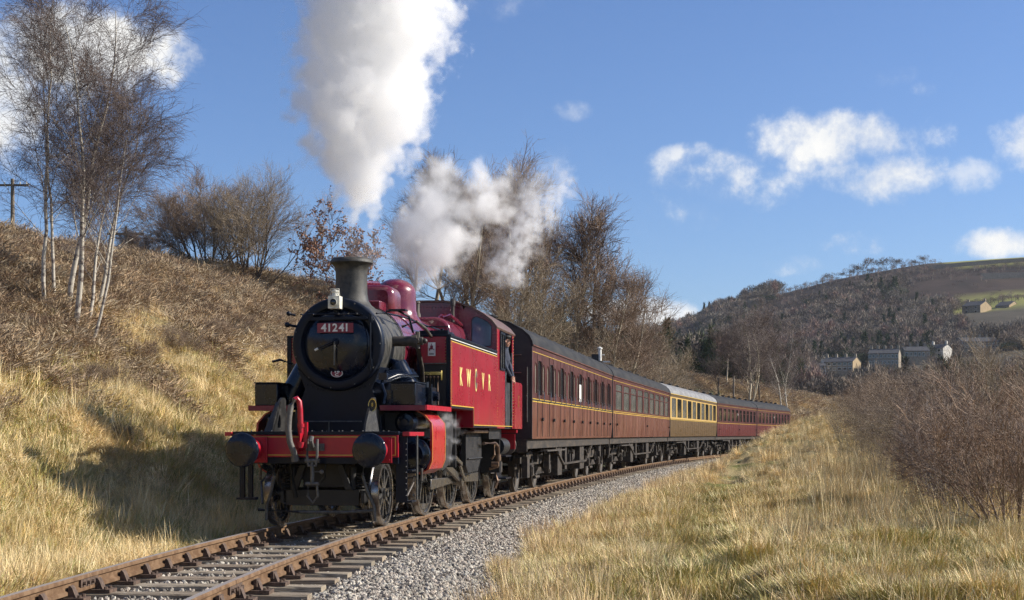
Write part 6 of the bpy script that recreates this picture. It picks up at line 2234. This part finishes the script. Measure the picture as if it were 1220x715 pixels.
    # doors: raised edge beads, hinges, handles, commode handles
    if doors:
        dmb = MB()
        hmb = MB()
        for (a, b_) in doors:
            for yy in (a, b_):
                dmb.box(HW + .0, HW + .008, yy - .009, yy + .009, 1.24, ZW - .05)
                dmb.box(HW + .0, HW + .007, yy - .008, yy + .008, ZW + .03, 3.04)
        dmb.build('door_edge', 'coach_black', c)
        hm = MB()
        hm.cyl((HW + .005, 0, 1.62), (HW + .05, 0, 1.62), .035, n=8).box(HW + .03, HW + .05, -.07, .07, 1.60, 1.64)
        hmesh = hm.mesh('door_handle', MM('under_black'))
        cm_ = MB().tube([(HW, 0, 2.0), (HW + .045, 0, 2.03), (HW + .045, 0, 2.22), (HW, 0, 2.25)], .012, 6).mesh('grab_handle', MM('steel'))
        for (a, b_) in doors:
            link(bpy.data.objects.new('door_handle', hmesh), c, (0, b_ - .08, 0))
            if style == 'compartment':
                link(bpy.data.objects.new('grab_handle', cm_), c, (0, b_ + .03, 0))
                link(bpy.data.objects.new('grab_handle', cm_), c, (0, a - .03, 0))
    # plank seams of the lower panels
    sm = MB()
    for k in range(1, 22):
        yy = Lc * k / 22
        sm.box(HW + .0, HW + .003, yy - .004, yy + .004, 1.24, ZW - .05)
    sm.build('panel_seam', 'coach_black', c)
    if style == 'compartment':
        m_ = .15 + (Lc - .3) / 9 * 4.5
        MB().box(HW - .016, HW - .006, m_ - .24, m_ + .22, 2.16, 2.62).build('window_label', 'white_paint', c)
    if style == 'late':
        MB().lathe([(.10, 0), (.001, .004)], (HW + .002, Lc * .48, 2.62), (1, 0, 0), 16).build('roundel', 'white_paint', c)
    # underframe
    uf = MB()
    for sg in (1, -1):
        a, b_ = sorted((sg * 1.20, sg * 1.28))
        uf.box(a, b_, 0, Lc, .98, 1.185)
    uf.box(-1.28, 1.28, -.05, .04, .92, 1.185).box(-1.28, 1.28, Lc - .04, Lc + .05, .92, 1.185)
    uf.build('sole_bar', 'under_brown', c)
    ub = MB()
    for (yy, w_, zz) in ((Lc * .33, .75, .28), (Lc * .40, .35, .40), (Lc * .60, .9, .34)):
        ub.box(.72, 1.22, yy - w_ / 2, yy + w_ / 2, zz, .97)
    ub.cyl((.6, Lc * .48, .70), (.6, Lc * .48 + 1.0, .70), .22, n=16).cyl((.95, Lc * .53, .72), (1.15, Lc * .53, .72), .16, n=14)
    for sg in (1, -1):
        ub.bar((sg * 1.24, Lc * .27, .98), (sg * 1.24, Lc * .36, .55), .05, .05).bar((sg * 1.24, Lc * .36, .55), (sg * 1.24, Lc * .64, .55), .05, .05).bar((sg * 1.24, Lc * .64, .55), (sg * 1.24, Lc * .73, .98), .05, .05)
    ub.bar((.2, 1.5, .75), (.2, Lc - 1.5, .75), .05, .05).tube([(1.0, .5, .9), (1.0, Lc * .3, .85), (1.05, Lc * .7, .85), (1.0, Lc - .5, .9)], .03, 6)
    ub.build('underframe_gear', 'under_brown', c)
    rr_ = random.Random(50 + i)
    for sg in (1, -1):
        rg_ = MB()
        for k in range(46):
            yy = rr_.uniform(.6, Lc - .6)
            zt_ = rr_.uniform(.75, 1.0)
            ln_ = rr_.uniform(.12, .5)
            xx = sg * rr_.uniform(.85, 1.22)
            kind = rr_.random()
            if kind < .4:
                rg_.bar((xx, yy, zt_), (xx + rr_.uniform(-.04, .04), yy + rr_.uniform(-.12, .12), zt_ - ln_), .03 + .05 * rr_.random(), .03)
            elif kind < .65:
                rg_.tube([(xx, yy, zt_), (xx + .03 * sg, yy + .08, zt_ - .2), (xx, yy + .2, zt_ - .32), (xx - .05 * sg, yy + .36, zt_ - .2)], .018 + .012 * rr_.random(), 5)
            elif kind < .85:
                w__ = rr_.uniform(.05, .16)
                rg_.box(xx - .06, xx + .06, yy - w__, yy + w__, zt_ - ln_, zt_ - .02)
            else:
                rg_.cyl((xx, yy, zt_ - .2), (xx, yy + rr_.uniform(.15, .5), zt_ - .2), rr_.uniform(.04, .10), n=8)
        rg_.build('brake_rigging', 'under_brown', c, kind='stuff')
    sb_ = MB().box(1.24, 1.42, 2.0, 5.0, .90, .93)
    sb_.build('step_board', 'grime', c)
    for yy in (2.9, Lc - 2.9):
        bogie(c, yy)
    if True:
        for (yy, dr_) in ((-.0, -1), (Lc, 1)):
            for sg in (-1, 1):
                MB().lathe([(.001, .22), (.20, .20), (.21, .17), (.07, .15), (.07, .05), (.12, 0)], (sg * .87, yy, 1.06), (0, dr_, 0), 18).build('buffer', 'grime', c)
    return c


coach(0, *COACH_S[0], 'first carriage behind the locomotive, dull maroon with nine doors and black end', 'compartment')
coach(1, *COACH_S[1], 'second carriage, maroon with wide windows between maroon pillars', 'open')
coach(2, *COACH_S[2], 'cream and brown carriage with pale roof in the middle of the train', 'pullman')
coach(3, *COACH_S[3], 'fourth carriage, maroon over crimson, just behind the cream one', 'late')
coach(4, *COACH_S[4], 'last carriage at the far end of the train, maroon and half behind grass', 'late')

# ------------------------------------------------------------------ signal post, poles
def at_ground(px, Y):
    x = at_px(px, Y)
    return x, float(Y), float(height(np.array([x]), np.array([float(Y)]))[0])


x, y, z = at_ground(714.5, 58)
zt = CAM_H + (518 - 414) / FPX * y
sg_ = thing('signal_post', 'white signal post with black arm rising behind the first carriage', 'signal', (x, y, z - .2))
MB().lathe([(.085, 0), (.075, zt - z + .12), (.11, zt - z + .14), (.11, zt - z + .18), (.03, zt - z + .22), (.001, zt - z + .24)], (0, 0, 0), (0, 0, 1), 14).build('post', 'white_paint', sg_)
h_ = zt - z + .2
MB().box(-.34, -.06, -.16, -.10, h_ - .55, h_ - .28).cyl((-.20, -.10, h_ - .40), (-.20, -.28, h_ - .40), .12, n=14).box(-.42, -.02, -.12, .0, h_ - .60, h_ - .55).build('signal_lamp', 'signal_black', sg_)
MB().box(.06, .42, -.04, .0, h_ - .60, h_ - .55).cyl((.1, 0, h_ - .3), (.2, 0, h_ - .3), .02, n=6).build('bracket', 'white_paint', sg_)
MB().box(-.05, .05, -.14, -.10, .3, h_ - .7).build('ladder_rail', 'grey_iron', sg_)


def pole(px, Y, ytop, label, arms=1, w=.11, grp=None):
    x, y, z = at_ground(px, Y)
    zt = CAM_H + (518 - ytop) / FPX * y
    t = thing('telegraph_pole', label, 'pole', (x, y, z - .3), 0, grp)
    H_ = zt - z + .3
    MB().cyl((0, 0, 0), (0, 0, H_), w, w * .7, n=10).build('pole', 'pole_wood', t)
    for k in range(arms):
        MB().box(-.75, .75, -.06, .0, H_ - .35 - .5 * k, H_ - .25 - .5 * k).build('crossarm', 'pole_wood', t)
        im = MB()
        for q in (-.65, -.35, .35, .65):
            im.lathe([(.03, 0), (.04, .05), (.02, .10), (.001, .12)], (q, -.03, H_ - .25 - .5 * k), (0, 0, 1), 8)
        im.build('insulator', 'white_paint', t)
    return t


pole(15, 66, 213, 'tall wooden telegraph pole with crossarm at the left edge', 1)
pole(874, 118, 448, 'short weathered pole on the bank above the fourth carriage', 0, .10)
pole(150, 58, 270, 'thin post with crossarm on the crest behind the birches', 1, .07)
# ------------------------------------------------------------------ houses on the valley side
def house(label, px0, px1, Y, ybase, yeave, yridge, depth, units, storeys, wall='house_stone', gable='house_stone_sunlit', name='stone_house', group=None, rot=.0, wins=2, chim=True, cat='house'):
    """a terrace facing the camera, its right gable towards the sun"""
    k = Y / FPX
    x0, x1 = (px0 - 610) * k, (px1 - 610) * k
    zb, ze, zr = [CAM_H + (518 - v) * k for v in (ybase, yeave, yridge)]
    W_, D_ = x1 - x0, depth
    h = thing(name, label, cat, ((x0 + x1) / 2, Y + D_ / 2, zb), rot, group)
    H_, R_ = ze - zb, zr - zb
    w = MB()
    w.box(-W_ / 2, W_ / 2, -D_ / 2, D_ / 2, -4.0, H_)
    w.build('wall', wall, h, smooth=False)
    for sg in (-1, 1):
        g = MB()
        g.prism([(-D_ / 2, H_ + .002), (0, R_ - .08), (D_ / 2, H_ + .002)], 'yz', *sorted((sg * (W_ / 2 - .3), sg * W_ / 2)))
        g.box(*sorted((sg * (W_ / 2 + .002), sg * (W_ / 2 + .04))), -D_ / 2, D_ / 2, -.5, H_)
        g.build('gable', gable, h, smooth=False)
    rf = MB()
    ov = .35
    for sg in (-1, 1):
        rf.prism([(sg * (D_ / 2 + ov), H_ - .15), (sg * (D_ / 2 + ov), H_ + .02), (0, R_ + .12), (0, R_ - .04)], 'yz', -W_ / 2 - .1, W_ / 2 + .1)
    ro = rf.build('roof', 'slate_roof', h, smooth=False)
    if chim:
        for u in range(units + 1):
            xx = -W_ / 2 + .5 + (W_ - 1.0) * u / units
            cb_ = MB().box(xx - .4, xx + .4, -.35, .35, R_ - .3, R_ + 1.1)
            for q in (-.2, .2):
                cb_.cyl((xx + q, 0, R_ + 1.1), (xx + q, 0, R_ + 1.45), .11, n=8)
            cb_.build('chimney', wall, ro, smooth=False)
    sh = H_ / storeys
    for u in range(units):
        for st in range(storeys):
            for v in range(wins):
                xx = -W_ / 2 + W_ * (u + (v + .5) / wins) / units
                zz = sh * st + sh * .32
                ww = min(.55, W_ / units / wins * .30)
                hh = sh * .48
                f = MB().box(xx - ww - .08, xx + ww + .08, -D_ / 2 - .06, -D_ / 2 - .002, zz - .1, zz + hh + .1).build('window', 'window_frame_white', h, smooth=False)
                MB().box(xx - ww, xx + ww, -D_ / 2 - .09, -D_ / 2 - .062, zz, zz + hh).build('pane', 'glass_dark', f, smooth=False)
    return h


HG = 'houses on the far side of the valley'
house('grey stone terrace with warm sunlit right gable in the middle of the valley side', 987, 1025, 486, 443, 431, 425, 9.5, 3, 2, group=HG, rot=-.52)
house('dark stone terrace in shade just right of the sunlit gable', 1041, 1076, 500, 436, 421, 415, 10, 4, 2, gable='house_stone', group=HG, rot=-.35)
house('low roof line peeping out between the dark terrace and the white gabled house', 1078, 1108, 520, 427, 418, 412, 9, 3, 1, gable='house_render', group=HG)
house('pale rendered house with a white gable right of the dark terrace', 1112, 1133, 530, 426, 415, 410, 6, 1, 2, wall='house_render', gable='house_render', group=HG, rot=-.85)
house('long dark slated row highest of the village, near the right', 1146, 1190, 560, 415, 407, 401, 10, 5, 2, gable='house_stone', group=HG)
house('small low white house left of the sunlit gable terrace', 966, 984, 482, 441, 436, 432, 7, 1, 1, wall='house_render', gable='house_render', group=HG)
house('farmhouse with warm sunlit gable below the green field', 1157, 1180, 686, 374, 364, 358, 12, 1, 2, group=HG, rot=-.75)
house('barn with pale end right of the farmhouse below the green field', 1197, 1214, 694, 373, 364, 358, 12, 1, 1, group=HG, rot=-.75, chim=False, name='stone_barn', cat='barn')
house('tiny pale building low in the trees left of the village', 973, 981, 410, 460, 453, 446, 4, 1, 1, wall='house_render', gable='house_render', group=HG, chim=False, wins=1)


def field_wall(pts, h, label, group='dry stone field walls'):
    """wall following the ground between two points, coursed blocks as geometry"""
    (xa, ya), (xb, yb) = pts
    n = max(int(math.hypot(xb - xa, yb - ya) / 3), 4)
    mb = MB()
    prev = None
    for k in range(n + 1):
        t = k / n
        x, y = xa + (xb - xa) * t, ya + (yb - ya) * t
        z = float(height(np.array([x]), np.array([y]))[0])
        if prev:
            mb.bar((prev[0], prev[1], prev[2] + h * .4 + R0.uniform(-.06, .06)), (x, y, z + h * .4), .5, h * 1.3)
        prev = (x, y, z)
    o = mb.build('field_wall', 'wall_stone', None, smooth=False)
    return tag(o, label, 'wall', group)


field_wall([(262, 806), (345, 818)], 3.2, 'dark stone wall along the top of the bright green field')
field_wall([(268, 716), (330, 712)], 1.6, 'stone wall along the foot of the bright green field')
field_wall([(250, 866), (380, 880)], 2.2, 'stone wall along the skyline pasture at the top right')
field_wall([(60, 312), (110, 306)], 1.8, 'dark wall along the far edge of the valley meadow')
field_wall([(45, 312), (60, 312)], 1.4, 'short end of the dark wall of the valley meadow')

# ------------------------------------------------------------------ steam: real volumes with their own shape
def steam(name, label, blobs, dens, seed, nscale, namp, gain=3.0, thin=0.0, wscale=None):
    """blobs: (x, y, z, r, weight) in world space. Density is high near the blobs and broken up by noise."""
    cx, cy_, cz = np.mean([b_[:3] for b_ in blobs], axis=0)
    bm = bmesh.new()
    for (x, y, z, r_, w_) in blobs:
        rr = r_ * 1.45
        t = (1 + 5 ** .5) / 2
        for vv in [(-1, t, 0), (1, t, 0), (-1, -t, 0), (1, -t, 0), (0, -1, t), (0, 1, t), (0, -1, -t), (0, 1, -t), (t, 0, -1), (t, 0, 1), (-t, 0, -1), (-t, 0, 1)]:
            k = rr / math.sqrt(1 + t * t)
            bm.verts.new((x - cx + vv[0] * k, y - cy_ + vv[1] * k, z - cz + vv[2] * k))
    bmesh.ops.convex_hull(bm, input=bm.verts)
    for v in [v for v in bm.verts if not v.link_faces]:
        bm.verts.remove(v)
    me = bpy.data.meshes.new(name)
    bm.to_mesh(me)
    bm.free()
    m = bpy.data.materials.new(name + '_volume')
    m.use_nodes = True
    t = NT(m.node_tree)
    t.n.clear()
    out = t.node('ShaderNodeOutputMaterial')
    pv = t.node('ShaderNodeVolumePrincipled')
    pv.inputs['Color'].default_value = (.998, .998, .998, 1)
    pv.inputs['Anisotropy'].default_value = 0.0
    tc = t.node('ShaderNodeTexCoord').outputs['Object']
    seedv = t.vmath('ADD', tc, (seed * 3.7, seed * 1.3, -seed * 2.1))
    wn = t.noise(seedv, nscale * .45, 2.0, .5, color=True)
    warp = t.vmath('SCALE', t.vmath('SUBTRACT', wn, (.5, .5, .5)), scale=namp * 1.7)
    P = t.vmath('ADD', tc, warp)
    fld = None
    for (x, y, z, r_, w_) in blobs:
        d = t.vmath('DISTANCE', P, (x - cx, y - cy_, z - cz), out=1)
        f = t.math('MULTIPLY_ADD', d, -1.0 / r_, 1.0)
        if w_ != 1:
            f = t.math('SUBTRACT', f, 1 - w_)
        fld = f if fld is None else t.math('SMOOTH_MAX', fld, f, .25)
    n1 = t.noise(seedv, nscale, 5.0, .62)
    f = t.math('ADD', fld, t.math('MULTIPLY', t.math('SUBTRACT', n1, .5), namp * 2.2))
    f = t.math('MULTIPLY', t.ramp(f, .0, 1.0 / gain, 0, 1), dens)
    if thin:
        n2 = t.noise(seedv, nscale * 1.7, 3.0, .6)
        f = t.math('MULTIPLY', f, t.ramp(n2, .42, .42 + thin, .05, 1))
    t.l.new(f, pv.inputs['Density'])
    t.l.new(pv.outputs[0], out.inputs['Volume'])
    me.materials.append(m)
    o = bpy.data.objects.new(name, me)
    link(o, None, (cx, cy_, cz))
    tag(o, label, 'steam', kind='stuff')
    return o


def pxb(px, py, Y, rpx, w=1.0, dy=0.0):
    return ((px - 610) / FPX * Y, Y + dy, CAM_H + (518 - py) / FPX * Y, rpx / FPX * Y, w)


CY = 21.5
main_b = [pxb(418, 285, CY, 16, .45), pxb(422, 262, CY, 24, .6), pxb(425, 238, CY, 32, .85), pxb(428, 205, CY, 46), pxb(425, 165, CY, 62), pxb(452, 130, CY, 64), pxb(415, 118, CY, 66), pxb(440, 80, CY, 82),
          pxb(432, 40, CY, 84), pxb(458, 20, CY, 86), pxb(455, -30, CY, 92), pxb(470, -90, CY, 100), pxb(490, -160, CY, 110), pxb(510, -230, CY, 115)]
steam('chimney_steam', 'tall white column of steam rising from the chimney', main_b, 3.2, 1, 4.2, .70, 2.8)
DY = 25.3
dome_b = [pxb(496, 342, DY, 9, .9), pxb(500, 325, DY, 20, .9), pxb(505, 300, DY, 40), pxb(530, 290, DY, 40, .95), pxb(498, 275, DY, 38, .95), pxb(512, 245, DY, 44, .8), pxb(530, 215, DY, 42, .6), pxb(490, 225, DY, 30, .5), pxb(552, 250, DY, 36, .7), pxb(575, 235, DY, 34, .6), pxb(480, 205, DY, 26, .45), pxb(560, 285, DY, 28, .6)]
steam('dome_steam', 'white steam blowing off behind the dome', dome_b + [pxb(590, 250, DY + .5, 38, .7), pxb(570, 215, DY, 36, .6), pxb(600, 220, DY + .5, 36, .6)], 3.2, 2, 3.8, .55, 2.0)
WY = 27.0
wh_b = [pxb(590, 352, WY, 7, .5), pxb(594, 335, WY, 14, .6), pxb(606, 312, WY, 28, .85), pxb(622, 282, WY, 34, .9), pxb(640, 248, WY, 36, .85), pxb(662, 225, WY, 36, .6), pxb(672, 200, WY, 30, .4), pxb(590, 300, WY, 22, .4)]
steam('whistle_steam', 'thinner drifting steam above the cab roof', [(x, y, z, r_ * 1.15, min(w_ * 1.12, 1)) for x, y, z, r_, w_ in wh_b], 3.6, 3, 3.4, .5, 1.5, thin=.2)
haze_b = [pxb(430, 285, CY, 45, .4, .5), pxb(560, 230, 26.5, 60, .45), pxb(600, 215, 26.8, 45, .45), pxb(455, 300, 23, 35, .35), pxb(650, 215, 27, 50, .4)]
steam('thin_steam', 'faint veil of steam between the two plumes and the trees', [(x, y, z, r_ * 1.2, .8) for x, y, z, r_, w_ in haze_b], .8, 4, 2.0, .32, 1.2, thin=.3)
sx_, sy_, _ = loco_pt(1.36, 3.35, 1.3)
cyl_b = [(*loco_pt(1.30, 3.25, 1.45), .22, .9), (*loco_pt(1.32, 3.5, 1.2), .24, .7), (*loco_pt(1.30, 3.3, .95), .20, .6), (*loco_pt(1.34, 4.0, 1.3), .22, .4)]
steam('cylinder_steam', 'wisps of leaking steam beside the right cylinder', cyl_b, 4.0, 5, 6.0, .35, 1.4, thin=.2)

# ------------------------------------------------------------------ the air of the valley
hb = MB().box(-2600, 2700, -600, 3600, -30, 220)
hz = hb.build('haze', 'grime', None, smooth=False)   # haze_box
hz.data.materials.clear()
hm_ = bpy.data.materials.new('air')
hm_.use_nodes = True
ht = NT(hm_.node_tree)
ht.n.clear()
ho = ht.node('ShaderNodeOutputMaterial')
hv = ht.node('ShaderNodeVolumePrincipled')
hv.inputs['Color'].default_value = (.80, .88, 1, 1)
hv.inputs['Density'].default_value = .00006
hv.inputs['Anisotropy'].default_value = .2
ht.l.new(hv.outputs[0], ho.inputs['Volume'])
hz.data.materials.append(hm_)
tag(hz, 'thin blue winter haze in the valley air', kind='stuff')
